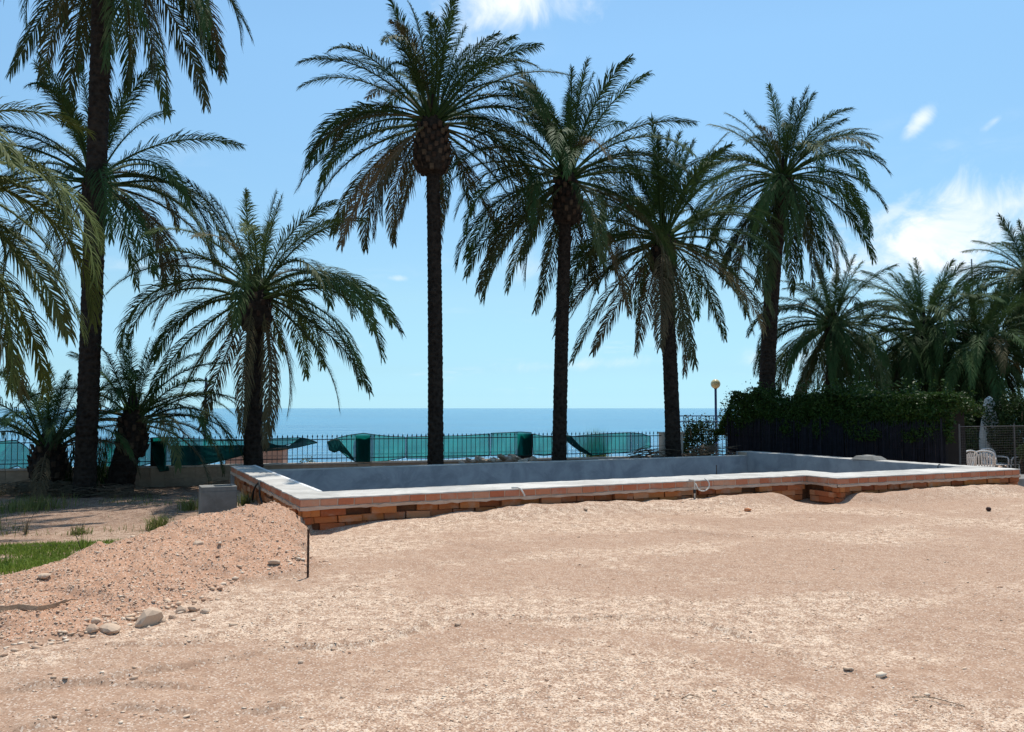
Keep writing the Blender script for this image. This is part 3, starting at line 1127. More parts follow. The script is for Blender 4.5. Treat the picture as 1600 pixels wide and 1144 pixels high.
def frond_mesh(e0, var, seed):
    """one pinnate leaf of unit scale (about 3.3 m), leaving its base at elevation e0 degrees and bent by its weight"""
    r = random.Random(seed)
    L = 3.3
    es = [-80, -50, -20, 0, 20, 45, 65, 85]
    ds = [12, 35, 62, 84, 104, 84, 44, 16]
    D = float(np.interp(e0, es, ds)) * r.uniform(0.82, 1.15)
    pw = r.uniform(1.15, 1.7)
    sway = r.uniform(-0.28, 0.28) * (1.0 if e0 < 70 else 0.5)
    N = 30
    pts, th = [Vector((0, 0, 0))], []
    for i in range(N):
        s = (i + 0.5) / N
        a = R(max(-88, e0 - D * s ** pw))
        y = sway * s
        th.append(a)
        pts.append(pts[-1] + Vector((math.cos(a), y, math.sin(a))).normalized() * (L / N))
    # rachis
    mb = MB()
    rad = [0.030 * (1 - 0.88 * (i / N) ** 0.8) + 0.003 for i in range(N + 1)]
    rad[0], rad[1] = 0.060, 0.042
    mb.tube(pts[::2] if N % 2 == 0 else pts, rad[::2], 4)
    # leaflets
    roll0 = r.uniform(-0.35, 0.35)
    roll1 = roll0 + r.uniform(-1.0, 1.0)
    n = 94
    for i in range(n):
        s = 0.17 + 0.83 * (i / (n - 1)) ** 0.96
        k = min(N - 1, int(s * N))
        f = s * N - k
        p = pts[k].lerp(pts[k + 1], min(1, f))
        T = (pts[k + 1] - pts[k]).normalized()
        B = Vector((0, 1, 0))
        B = (B - T * B.dot(T)).normalized()
        Nn = B.cross(T) * -1.0
        if Nn.z < 0 and abs(T.z) < 0.95:
            Nn = -Nn
        roll = roll0 + (roll1 - roll0) * s
        Br = B * math.cos(roll) + Nn * math.sin(roll)
        Nr = Nn * math.cos(roll) - B * math.sin(roll)
        prof = (0.30 + 0.70 * min(1, (s - 0.12) / 0.22)) * (1 - 0.62 * max(0, (s - 0.55) / 0.45) ** 1.5)
        for sd in (-1, 1):
            if r.random() < 0.06:
                continue
            l = 0.53 * prof * r.uniform(0.82, 1.15)
            fwd = R(52 - 26 * s + r.uniform(-9, 9))
            lift = R(22 + r.uniform(-20, 18))
            d0 = T * math.cos(fwd) + (Br * sd * math.cos(lift) + Nr * math.sin(lift)) * math.sin(fwd)
            d0.normalize()
            g = 0.30 + 0.35 * r.random()
            if e0 < 0:
                g += 0.25
            d1 = (d0 + Vector((0, 0, -1)) * g).normalized()
            d2 = (d1 + Vector((0, 0, -1)) * g * 1.2).normalized()
            side = d0.cross(Nr)
            if side.length < 0.01:
                side = T.copy()
            side.normalize()
            wd = 0.0106 * r.uniform(0.8, 1.25)
            p1 = p + d0 * l * 0.35
            p2 = p1 + d1 * l * 0.38
            p3 = p2 + d2 * l * 0.30
            mb.add([p - side * wd * 0.6, p + side * wd * 0.6, p1 - side * wd, p1 + side * wd, p2 - side * wd * 0.75, p2 + side * wd * 0.75, p3],
                   [(0, 1, 3, 2), (2, 3, 5, 4), (4, 5, 6)])
    return mb.mesh('frond', M['frond'])


CLASSES = [85, 74, 62, 50, 38, 26, 14, 2, -12, -28, -46, -70]
for ci, e in enumerate(CLASSES):
    FROND_LIB[e] = [frond_mesh(e, k, 1000 + ci * 17 + k) for k in range(4)]


def leaf_base_mesh():
    m = MB()
    m.add([(-0.055, 0.0, -0.02), (0.055, 0.0, -0.02), (0.075, 0.05, 0.13), (-0.075, 0.05, 0.13),
           (-0.05, 0.07, -0.01), (0.05, 0.07, -0.01), (0.05, 0.13, 0.15), (-0.05, 0.13, 0.15)],
          [(0, 1, 5, 4), (4, 5, 6, 7), (0, 4, 7, 3), (1, 2, 6, 5), (3, 7, 6, 2), (0, 3, 2, 1)])
    return m.mesh('leaf_base', M['leafbase'], False, 0.012)


LEAF_BASE = leaf_base_mesh()


def palm(label, base, top, mid_off=(0, 0), r0=0.2, r1=0.16, n=46, L=3.3, emax=84, emin=-55, pw=1.0, seed=1,
         boot=(0.9, 0.26), old=0.3, spread=0.35, name='palm_tree', green=0.0, extra=(), bare_front=0.55, dense=1.06, bases=0, flare=1.25, gap=0.0):
    """base, top: trunk foot and the point the leaves leave from; boot = (length, radius) of the old leaf bases"""
    r = random.Random(seed)
    base, top = Vector(base), Vector(top)
    root = empty(name, base)
    tag(root, label, 'palm tree', 'date palms along the sea front')
    r0, r1 = r0 * 0.93, r1 * 0.93
    H = (top - base)
    m = MB()
    ht = H.length
    nr = max(10, int(ht / 0.045))
    ns = 18
    vs, fs = [], []
    blen, brad = boot
    for i in range(nr + 1):
        t = i / nr
        c = H * t + Vector((mid_off[0], mid_off[1], 0)) * (4 * t * (1 - t))
        rad = r0 + (r1 - r0) * t
        rad *= 1 + (flare - 1) * math.exp(-t * ht / 0.35)
        saw = (i % 3) / 3.0
        for k in range(ns):
            a = 2 * math.pi * k / ns
            j = ((k * 2 + i // 3) % 4) / 4.0
            rr = rad * (1 + 0.07 * (saw - 0.4) + 0.05 * (j - 0.5) + r.uniform(-0.03, 0.03))
            vs.append(c + Vector((math.cos(a) * rr, math.sin(a) * rr, 0)))
    for i in range(nr):
        for k in range(ns):
            fs.append((i * ns + k, i * ns + (k + 1) % ns, (i + 1) * ns + (k + 1) % ns, (i + 1) * ns + k))
    m.add(vs, fs)
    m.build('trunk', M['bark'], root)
    # crown: swollen head of old leaf bases with the spear in the middle
    cb = MB()
    rings = []
    prof = [(-1.0, r1 * 1.0 / brad), (-0.93, 0.86), (-0.8, 1.0), (-0.5, 1.03), (-0.2, 0.9), (0.05, 0.72), (0.35, 0.45), (0.7, 0.2), (0.95, 0.05)]
    vs, fs = [], []
    for (q, rr) in prof:
        for k in range(16):
            a = 2 * math.pi * k / 16
            rj = brad * rr * (1 + r.uniform(-0.07, 0.07))
            vs.append((math.cos(a) * rj, math.sin(a) * rj, q * blen + r.uniform(-0.02, 0.02)))
    for i in range(len(prof) - 1):
        for k in range(16):
            fs.append((i * 16 + k, i * 16 + (k + 1) % 16, (i + 1) * 16 + (k + 1) % 16, (i + 1) * 16 + k))
    cb.add(vs, fs)
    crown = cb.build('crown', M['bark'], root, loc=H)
    # cut leaf stubs round the head
    for i in range(bases):
        a = i * R(137.5)
        q = -0.97 + 0.95 * (i / max(1, bases - 1))
        rr = brad * (0.95 if q > -0.85 else 0.78) * (1.0 if q < -0.3 else 0.9)
        link('leaf_base', LEAF_BASE, crown, (math.cos(a) * rr * 0.95, math.sin(a) * rr * 0.95, q * blen),
             (0, 0, a - math.pi / 2), (brad * 2.2, brad * 2.0, 0.85))

    def put(az, e, scale, age, z=0.0, rr=0.1):
        cl = min(CLASSES, key=lambda c: abs(c - e))
        me = r.choice(FROND_LIB[cl])
        o = link('frond', me, crown, (math.cos(az) * rr, math.sin(az) * rr, z),
                 (r.uniform(-.16, .16), -R(e - cl), az), (scale, scale * r.uniform(0.9, 1.1), scale))
        o.color = (max(0, min(1, age)), green, 0, 1)
        return o
    n = int(n * dense)
    for i in range(n):
        t = (i + 0.5) / n
        e = emax - (emax - emin) * t ** pw + r.uniform(-13, 11)
        az = i * R(137.508) + r.uniform(-0.25, 0.25) + seed
        facing = math.cos(az + math.pi / 2)      # 1 when the leaf points at the viewer's side
        if bare_front and e < 28 and facing > 0.45 and r.random() < bare_front:
            continue
        lf = 0.58 + 0.42 * min(1, t * 2.4)
        sc = L / 3.3 * lf * r.uniform(0.9, 1.08)
        broken = r.random() < 0.05
        if broken:
            e -= 30
        age = (0.5 if broken else 0) + max(0, (t - (1 - old)) / max(old, 1e-3)) * r.uniform(0.2, 0.9) * 0.8 + (0.10 * r.random())
        z = blen * (0.35 - spread * 1.3 * t)
        put(az, e, sc, age, z, brad * 0.45)
    for az, e, sc, age in extra:
        put(R(az), e, sc * L / 3.3, age, -blen * 0.15, brad * 0.4)
    return root


def base_at(px, d):
    x = (px - 800) / F_PX * d / math.cos(PITCH) * math.cos(PITCH)
    p = at(px, 640, d)
    return Vector((p.x, p.y, gz(p.x, p.y) - 0.08))


GB = dict(old=0.45)
# name: foot pixel column and depth; top = leaf origin pixel
palm('tallest palm, thick dark trunk passing the upper left frame edge, hanging fronds', base_at(135, 17.6), at(163, -120, 17.6), (0.02, 0), 0.235, 0.215,
     54, 4.0, 80, -62, 0.85, 11, (1.0, 0.36), 0.4, bases=30, flare=1.12)
palm('palm whose arching crown shows directly behind the tallest dark trunk', base_at(141, 19.0), at(147, 285, 19.0), (0, 0), 0.17, 0.15,
     38, 3.5, 84, -30, 1.1, 23, (0.8, 0.27), 0.25, bases=24, extra=((20, 20, 1.05, .1), (-10, 5, 1.1, .2), (-15, -20, 0.9, 0.8), (160, 30, 1, 0), (-5, -28, .9, .7)))
palm('olive green palm reaching in at the left edge, nearest to the viewer', base_at(-215, 10.4), at(-200, 285, 10.4), (0, 0), 0.22, 0.19,
     54, 3.3, 82, -55, 0.8, 37, (0.9, 0.32), 0.3, green=0.6, dense=1.0, bases=20, extra=((-25, 15, 1.05, 0), (-10, 30, 1.0, 0), (-40, 2, 1, .1), (-15, -5, 1, .2), (5, 20, 1, .0), (-60, 10, 1, .1), (-35, 38, 1, .0)))
palm('stubby young palm with fanned stems before the low wall', base_at(78, 18.2), at(76, 700, 18.2), (0, 0), 0.30, 0.30,
     30, 2.6, 84, 18, 0.9, 41, (0.75, 0.36), 0.35, bases=40)
palm('short leaning palm with ragged dark crown just right of the tallest trunk', base_at(183, 18.7), at(207, 655, 18.7), (0.05, 0), 0.33, 0.26,
     30, 2.5, 86, 5, 0.9, 53, (0.85, 0.32), 0.4, bases=44, extra=((0, 40, 1.05, .2), (-12, 30, 1.1, .2), (10, 22, 1.1, .1), (-30, 48, 1.1, .1), (30, 15, 1, .3), (0, -5, 1, .6)))
palm('medium palm with a short trunk standing behind the pool corner', base_at(398, 19.2), at(401, 462, 19.2), (-0.03, 0), 0.235, 0.21,
     50, 3.45, 89, -50, 1.0, 61, (0.85, 0.34), 0.3, green=0.25, bases=26, extra=((-10, 30, 1.05, 0), (5, 22, 1.05, 0), (-25, 26, 1.05, 0), (-40, 15, 1, .1), (180, 22, 1, .1), (160, 14, 1, .1)))
palm('tall palm with a swollen pineapple-like head above its thin trunk', base_at(681, 20.6), at(675, 200, 20.6), (0.03, 0), 0.215, 0.175,
     72, 3.75, 88, -34, 1.0, 79, (1.2, 0.43), 0.35, spread=0.30, bases=90, bare_front=0.9)
palm('tall palm second from the swollen-headed one, slim straight trunk', base_at(873, 21.9), at(886, 285, 21.9), (-0.03, 0), 0.21, 0.175,
     74, 3.75, 88, -42, 1.0, 83, (1.15, 0.37), 0.35, spread=0.34, bases=60, bare_front=0.75)
palm('palm leaning slightly over the far right corner of the pool', base_at(1052, 23.4), at(1036, 378, 23.4), (0.04, 0), 0.24, 0.20,
     70, 3.9, 87, -38, 1.05, 97, (1.0, 0.36), 0.4, bases=30)
palm('full crowned palm on a curved trunk rising out of the hedge', base_at(1196, 27.0), at(1224, 282, 27.0), (-0.16, 0), 0.29, 0.24,
     84, 3.75, 88, -60, 0.95, 103, (0.9, 0.36), 0.2, bases=20)
palm('low palm with a drooping grey skirt behind the hedge middle', base_at(1300, 29.0), at(1302, 512, 29.0), (0, 0), 0.28, 0.25,
     84, 3.5, 85, -72, 0.9, 109, (0.9, 0.36), 0.5, bare_front=0, dense=1.0)
palm('bushy green low palm behind the hedge, next to the thin mast', base_at(1442, 30.0), at(1444, 520, 30.0), (0, 0), 0.28, 0.25,
     88, 3.9, 87, -66, 0.9, 127, (0.9, 0.36), 0.3, bare_front=0, dense=1.0)
palm('low dense palm behind the closed parasol', base_at(1534, 28.5), at(1536, 545, 28.5), (0, 0), 0.26, 0.24,
     84, 3.7, 82, -66, 0.9, 131, (0.9, 0.34), 0.35, bare_front=0, dense=1.0)
palm('palm cut by the right frame edge above the parasol', base_at(1612, 31.0), at(1612, 440, 31.0), (0, 0), 0.26, 0.22,
     74, 3.5, 86, -62, 0.95, 139, (0.9, 0.34), 0.2, bare_front=0, dense=1.0)

# ------------------------------------------------------------------ boundary wall, iron fence, shade nets
F_O = Vector((-11.25, 19.0, 0))
F_D = Vector((0.951, 0.309, 0)).normalized()
F_N = Vector((F_D.y, -F_D.x, 0))            # towards the viewer
F_ROT = math.atan2(F_D.y, F_D.x)
PIL = [-1.75, 2.97, 7.81, 12.2]
T_END = 16.35


def fpt(t, off=0.0, z=0.0):
    p = F_O + F_D * t + F_N * off
    return Vector((p.x, p.y, z))


def build_wall():
    rnd = random.Random(9)
    root = empty('boundary_wall', fpt(0), F_ROT)
    tag(root, 'low beige block wall carrying the iron fence along the sea side', 'wall')
    m = MB()
    m.box(-0.5, 0.5, -0.5, 0.5, -0.5, 0.5)
    bm_ = m.mesh('block', M['wallblock'], False, 0.02)
    m = MB()
    m.box(-4.2, T_END + 0.2, -0.085, 0.085, -0.6, 0.188)
    m.build('mortar_core', M['wallblock'], root)
    for row, (z0, z1) in enumerate(((-0.56, -0.312), (-0.306, -0.06), (-0.054, 0.188))):
        s = -4.2 - (0.25 if row % 2 else 0)
        while s < T_END + 0.1:
            link('block', bm_, root, (s + 0.25, rnd.uniform(-0.002, 0.002), (z0 + z1) / 2), (0, 0, 0), (0.494, 0.194, z1 - z0))
            s += 0.5
    capm = MB()
    capm.box(-0.5, 0.5, -0.5, 0.5, -0.5, 0.5)
    cm = capm.mesh('cap_stone', M['cap'], False, 0.03)
    s = -4.2
    while s < T_END:
        link('cap_stone', cm, root, (s + 0.5, rnd.uniform(-.003, .003), 0.212 + rnd.uniform(-.002, .002)), (0, 0, rnd.uniform(-.003, .003)), (0.992, 0.27, 0.042))
        s += 1.0
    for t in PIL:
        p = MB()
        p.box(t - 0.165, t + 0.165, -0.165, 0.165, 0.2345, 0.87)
        po = p.build('pillar', M['shadepillar'], root, bevel=0.008)
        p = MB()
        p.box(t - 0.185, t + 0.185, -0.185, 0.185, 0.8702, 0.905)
        p.build('pillar_cap', M['shadepillar'], po, bevel=0.008)
        p = MB()
        p.box(t - 0.155, t + 0.155, -0.155, 0.155, -0.6, 0.1875)
        p.build('pillar_foot', M['wallblock'], po)
    p = MB()
    p.box(T_END, T_END + 0.62, -0.17, 0.17, -0.6, 0.87)
    po = p.build('pillar', M['cap'], root, bevel=0.008)
    po['label'] = 'wide pale end pillar'
    p = MB()
    p.box(T_END - 0.03, T_END + 0.65, -0.2, 0.2, 0.8702, 0.915)
    p.build('pillar_cap', M['cap'], po, bevel=0.008)


build_wall()


def bar_mesh():
    m = MB()
    m.tube([(0, 0, 0.235), (0, 0, 0.86)], 0.008, 5)
    m.tube([(0, 0, 0.86), (0, 0, 0.875), (0, 0, 0.893), (0, 0, 0.945)], [0.006, 0.019, 0.017, 0.001], 5)
    return m.mesh('bar', M['iron'])


BAR = bar_mesh()


def fence_panel(t0, t1, label):
    root = empty('iron_fence', fpt(t0), F_ROT)
    tag(root, label, 'fence', 'iron fence panels on the low wall')
    L = t1 - t0
    n = int(round(L / 0.122))
    for i in range(1, n):
        link('bar', BAR, root, (L * i / n, 0, 0))
    for z in (0.325, 0.800):
        m = MB()
        m.box(0, L, -0.006, 0.006, z, z + 0.022)
        m.build('rail', M['iron'], root)
    m = MB()
    for i in range(0, n - 1):
        x0 = L * (i + 0.5) / n
        for s in (-1, 1):
            pts = []
            for k in range(9):
                a = R(-90 + 300 * k / 8)
                rr = 0.022 * (1 - 0.06 * k)
                pts.append((x0 + s * (0.028 + rr * math.cos(a) * -1), 0, 0.42 + rr * math.sin(a)))
            m.tube(pts, 0.004, 3, False)
    o = m.build('scrollwork', M['iron'], root)
    o['kind'] = 'stuff'


edges = [-4.2] + PIL + [T_END]
labs = ['iron fence panel beyond the left frame edge', 'spiked iron fence panel behind the young palms',
        'spiked iron fence panel with torn dark netting and open bars in the middle', 'spiked iron fence panel behind the swollen-headed palm',
        'spiked iron fence panel ending at the pale wide pillar']
for i in range(5):
    a = edges[i] + (0.17 if i else 0)
    b_ = edges[i + 1] - (0.17 if i < 4 else 0.0)
    fence_panel(a, b_, labs[i])


def plane_pt(px, py, off):
    """where a sight line meets the fence plane moved off metres towards the viewer"""
    d = px_dir(px, py)
    o = Vector((0, 0, CAM_H))
    t = ((F_O + F_N * off) - o).dot(F_N) / d.dot(F_N)
    return o + d * t


def lerp_poly(poly, q):
    xs = [p[0] for p in poly]
    x = xs[0] + (xs[-1] - xs[0]) * q
    return x, float(np.interp(x, xs, [p[1] for p in poly]))


def net(top, bot, label, mat='net', off=-0.05, seed=0, wav=0.03, wrap=None, nx=48, ny=10):
    r = random.Random(seed)
    ph = [r.uniform(0, 6.28) for _ in range(6)]
    tops, bots = [], []
    grid = []
    for i in range(nx + 1):
        q = i / nx
        tx, ty = lerp_poly(top, q)
        bx, by = lerp_poly(bot, q)
        col = []
        for j in range(ny + 1):
            s = j / ny
            x, y = tx + (bx - tx) * s, ty + (by - ty) * s
            extra = 0.0
            if wrap:
                for w0, w1 in wrap:
                    k = max(0.0, min(1.0, (x - w0 + 5) / 5)) * max(0.0, min(1.0, (w1 + 5 - x) / 5))
                    extra = max(extra, 0.26 * k)
            o_ = off + extra + wav * (math.sin(q * 21 + ph[0] + s * 2) * 0.5 + math.sin(q * 47 + ph[1] - s * 3) * 0.3 + math.sin(s * 5 + ph[2] + q * 9) * 0.5) * (0.3 + s)
            col.append(plane_pt(x, y, max(0.012, o_) if off > 0 else (o_ if extra > 0 else min(o_, -0.014))))
        grid.append(col)
    c0 = grid[0][-1].copy()
    m = MB()
    vs, fs = [], []
    for i in range(nx + 1):
        vs += [p - c0 for p in grid[i]]
    for i in range(nx):
        for j in range(ny):
            a = i * (ny + 1) + j
            fs.append((a, a + 1, a + ny + 2, a + ny + 1))
    m.add(vs, fs)
    root = empty('shade_net', c0)
    tag(root, label, 'netting', 'shade nets tied to the iron fence')
    m.build('net_sheet', M[mat], root, smooth=True)
    # doubled hem rope along the edges
    for line, nm in (([g[0] for g in grid], 'hem'), ([g[-1] for g in grid], 'hem'), (grid[0], 'hem'), (grid[-1], 'hem')):
        h = MB()
        h.tube([p - c0 + F_N * 0.008 for p in line], 0.011, 4)
        h.build(nm, M['hem'], root)
    return root


net([(-70, 692), (0, 690), (25, 688), (40, 697), (60, 717)], [(-70, 742), (0, 737), (28, 728), (42, 737), (60, 733)], 'sagging green net at the left frame edge', seed=1)
net([(150, 688), (185, 687), (236, 686)], [(150, 735), (205, 732), (228, 726), (236, 724)], 'green net between the short leaning palm and the shaded pillar', seed=2)
net([(236, 685), (250, 683), (275, 684), (330, 687), (400, 687), (440, 685), (470, 684)],
    [(240, 718), (250, 737), (285, 732), (330, 724), (370, 714), (400, 706), (470, 690)], 'torn green net wrapped round a pillar behind the medium palm', seed=3, wrap=[(238, 262)], nx=70)
net([(268, 697), (330, 697), (385, 696), (410, 689), (432, 696), (452, 697), (470, 684), (482, 686), (495, 691)],
    [(268, 730), (285, 731), (330, 723), (370, 714), (395, 706), (440, 703), (465, 699), (482, 695), (495, 692)], 'folded dark net hanging off the fence beside the open bars', 'darknet', 0.075, 4, nx=70)
net([(512, 690), (525, 685), (545, 680), (568, 677), (590, 680), (610, 682), (633, 683)],
    [(514, 703), (520, 706), (530, 704), (545, 716), (555, 721), (580, 722), (605, 720), (633, 715)], 'green net round a shaded pillar with its loose corner folded over', seed=5, wrap=[(557, 579)], nx=60)
net([(512, 691), (522, 687), (530, 688), (540, 700), (552, 716)], [(515, 703), (522, 707), (530, 704), (542, 710), (553, 720)], 'dark folded flap of net at the open end', 'darknet', 0.09, 15)
net([(635, 683), (665, 682), (720, 681), (765, 678)], [(635, 716), (700, 716), (765, 712)], 'taut green net behind the trunk of the swollen-headed palm', seed=6)
net([(767, 677), (795, 676), (812, 675), (830, 676)], [(767, 712), (790, 711), (812, 712), (830, 711)], 'narrow green net stretched to a shaded pillar above the rubble', seed=7, wrap=[(809, 829)])
net([(832, 678), (845, 681), (882, 682)], [(833, 710), (850, 712), (882, 708)], 'short green net crossed by the slim straight palm trunk', seed=8)
net([(884, 680), (895, 682), (940, 678), (985, 676)], [(884, 685), (905, 705), (925, 712), (950, 709), (985, 706)], 'green net hanging slack with one lifted corner', seed=9)
net([(882, 681), (892, 682), (906, 697), (925, 711)], [(884, 688), (896, 698), (908, 706), (925, 712.5)], 'dark turned-over edge of the slack net', 'darknet', 0.06, 19)
net([(987, 676), (1003, 678), (1016, 682)], [(987, 706), (1003, 702), (1016, 700)], 'small green net piece at the pale end pillar', seed=10)
# ------------------------------------------------------------------ hedge, screens and the right-hand corner
def leaf_cloud(name, P, size, rs, mat, parent=None, up=0.35, kind=None):
    """thousands of small folded leaves at the points P"""
    n = len(P)
    a = rs.normal(0, 1, (n, 3)) + np.array([0, 0, up])
    a /= np.linalg.norm(a, axis=1)[:, None]
    b = np.cross(a, rs.normal(0, 1, (n, 3)))
    b /= np.linalg.norm(b, axis=1)[:, None]
    c = np.cross(a, b)
    s = (size * np.exp(rs.normal(0, 0.25, n)))[:, None]
    v0, v2 = P - b * s, P + b * s
    v1 = P + c * s * 0.45 + a * s * 0.22
    v3 = P - c * s * 0.45 + a * s * 0.22
    V = np.stack([v0, v1, v2, v3], 1).reshape(-1, 3)
    i = np.arange(n)[:, None] * 4
    F_ = np.concatenate([i + np.array([[0, 1, 2]]), i + np.array([[0, 2, 3]])], 0)
    o = link(name, np_mesh(name, V, F_, mat, False, dict(tint=np.repeat(rs.rand(n), 4))), parent)
    if kind:
        o['kind'] = kind
    return o


H_A, H_B = Vector((6.95, 26.3, 0)), Vector((10.62, 20.3, 0))
H_L = (H_B - H_A).length
H_D = (H_B - H_A).normalized()
H_N = Vector((H_D.y, -H_D.x, 0))
if H_N.y > 0:
    H_N = -H_N          # towards the viewer


def hpt(t, off, z):
    p = H_A + H_D * t + H_N * off
    return Vector((p.x, p.y, z))


def build_hedge():
    rs = np.random.RandomState(77)
    rnd = random.Random(77)
    root = empty('hedge', hpt(H_L / 2, -0.7, -0.1))
    tag(root, 'tall dark evergreen hedge above the black cane screen', 'hedge')
    o = Vector(root.location)
    N = 46000
    t = rs.uniform(-0.75, H_L + 0.2, N)
    top = 1.98 + 0.85 * (fbm(t * 0.95 + 3, t * 0 + 2, 4, 0.6) - 0.5) + 0.10 * np.sin(t * 2.3)
    top = top - 1.0 * sstep(0.35 - t, 0.0, 1.1) ** 1.3
    w = rs.uniform(0, 1, N)
    kindr = rs.rand(N)
    clump = fbm(t * 1.9 + 5, w * 3 + kindr * 0, 3)
    off = np.where(kindr < 0.55, 0.18 - 0.25 * rs.rand(N) ** 2 + 0.35 * (fbm(t * 2.3, rs.rand(N) * 0.01 + w * 3.0, 3) - 0.5), 0.1 - 1.5 * rs.rand(N))
    z = np.where(kindr < 0.55, 0.75 + (top - 0.75) * w ** 0.8, top - 0.35 * rs.rand(N) ** 1.5)
    lump = 0.55 * (fbm(t * 1.7 + 20, off * 1.7 + 50, 3) - 0.5)
    z = z + lump * sstep(z, 1.0, 1.9)
    edge = sstep(z, top - 0.45, top)
    off = off - edge * 0.25 * (kindr < 0.55)
    # loose shoots standing out of the top
    sh = rs.rand(N) < 0.05
    z = np.where(sh, top + rs.rand(N) ** 2 * 0.42 * (fbm(t * 4, t * 0 + 9, 2) > 0.5), z)
    x = H_A.x + H_D.x * t + H_N.x * off
    y = H_A.y + H_D.y * t + H_N.y * off
    P = np.stack([x, y, z], -1) - np.array(o)
    leaf_cloud('foliage', P, 0.042, rs, M['hedge'], root)
    core = MB()  # dark core added inside the foliage to block light
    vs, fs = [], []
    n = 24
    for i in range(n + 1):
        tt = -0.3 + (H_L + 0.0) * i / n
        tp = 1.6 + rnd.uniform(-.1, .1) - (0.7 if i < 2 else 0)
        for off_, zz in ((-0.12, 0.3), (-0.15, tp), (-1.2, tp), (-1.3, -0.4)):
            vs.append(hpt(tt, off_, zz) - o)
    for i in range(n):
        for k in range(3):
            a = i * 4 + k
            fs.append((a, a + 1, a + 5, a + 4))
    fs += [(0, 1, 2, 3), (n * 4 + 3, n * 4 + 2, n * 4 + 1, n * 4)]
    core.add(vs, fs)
    core.build('light_block_core', M['shadecore'], root)
    for i in range(9):
        tt = 0.3 + i * H_L / 9 + rnd.uniform(-.1, .1)
        m = MB()
        m.tube([hpt(tt, 0.0, -0.1) - o, hpt(tt + rnd.uniform(-.1, .1), 0.02, 0.7) - o, hpt(tt + rnd.uniform(-.2, .2), 0.0, 1.5) - o], [0.03, 0.025, 0.012], 5)
        m.build('stem', M['twig'], root)


build_hedge()


def build_screen():
    rnd = random.Random(4)
    root = empty('cane_screen', hpt(0, 0.2, 0), math.atan2(H_D.y, H_D.x))
    tag(root, 'blackish cane screen running behind the right arm of the pool', 'screen')
    m = MB()
    x = -0.1
    s = -1 if H_N.dot(Vector((-H_D.y, H_D.x, 0))) < 0 else 1
    while x < H_L + 0.05:
        wd = rnd.uniform(0.008, 0.016)
        h = 1.22 + rnd.uniform(-0.12, 0.10)
        ln = rnd.uniform(-0.03, 0.03)
        y = rnd.uniform(-0.012, 0.012)
        m.add([(x, y, -0.45), (x + wd, y, -0.45), (x + wd + ln, y + .004, h), (x + ln, y + .004, h),
               (x, y + wd, -0.45), (x + wd, y + wd, -0.45), (x + wd + ln, y + wd, h), (x + ln, y + wd, h)],
              [(0, 1, 2, 3), (5, 4, 7, 6), (4, 0, 3, 7), (1, 5, 6, 2), (3, 2, 6, 7)])
        x += wd + rnd.uniform(0.001, 0.006)
    o = m.build('canes', M['cane'], root)
    o['kind'] = 'stuff'
    for z in (0.15, 0.6, 1.05):
        m = MB()
        m.tube([(-0.1, 0.03 * -s, z), (H_L + 0.05, 0.03 * -s, z)], 0.006, 4)
        m.build('binding_wire', M['rust'], root)
    for x in (0.05, H_L * 0.5, H_L - 0.02):
        m = MB()
        m.tube([(x, 0.06 * s, -0.45), (x, 0.06 * s, 1.35)], 0.022, 6)
        m.build('post', M['cane'], root)


build_screen()


def bush(loc, rx, ry, rz, n, label, seed, mat='bush', leaf=0.045, name='bush', group=None):
    rs = np.random.RandomState(seed)
    root = empty(name, loc)
    tag(root, label, name, group)
    d = rs.normal(0, 1, (n, 3))
    d /= np.linalg.norm(d, axis=1)[:, None]
    lump = 0.72 + 0.6 * (fbm(np.arctan2(d[:, 1], d[:, 0]) * 1.6 + 7 + seed, d[:, 2] * 2.2 + 3, 3) - 0.5) * 1.3
    rr = lump * (0.55 + 0.45 * rs.rand(n) ** 0.5)
    P = d * rr[:, None] * np.array([rx, ry, rz]) + np.array([0, 0, rz * 0.85])
    P[:, 2] = np.maximum(P[:, 2], 0.03)
    leaf_cloud('foliage', P, leaf, rs, M[mat], root)
    rnd = random.Random(seed)
    for k in range(5):
        m = MB()
        a = rnd.uniform(0, 6.28)
        m.tube([(0.05 * math.cos(a), 0.05 * math.sin(a), -0.1), (rx * .3 * math.cos(a), ry * .3 * math.sin(a), rz * 0.7), (rx * .55 * math.cos(a), ry * .55 * math.sin(a), rz * 1.3)], [0.03, 0.02, 0.006], 5)
        m.build('stem', M['twig'], root)
    return root


def gnd(px, d):
    p = at(px, 640, d)
    return Vector((p.x, p.y, gz(p.x, p.y)))


bush(gnd(1592, 25.5), 1.25, 0.9, 1.55, 12000, 'rounded bush right of the closed parasol', 8)
bush(gnd(1540, 27.2), 1.0, 0.6, 1.25, 8000, 'bush behind the white chairs at the hedge end', 14)
bush(gnd(1496, 25.6), 0.7, 0.5, 1.3, 8000, 'dark bush filling the gap between hedge and parasol', 15)
bush(gnd(1088, 27.0), 0.9, 0.6, 1.15, 8000, 'scrubby dark bush below the globe lamp', 12, leaf=0.035)
bush(gnd(1640, 24.0), 1.0, 0.8, 1.0, 7000, 'low bush cut by the right frame edge', 19)


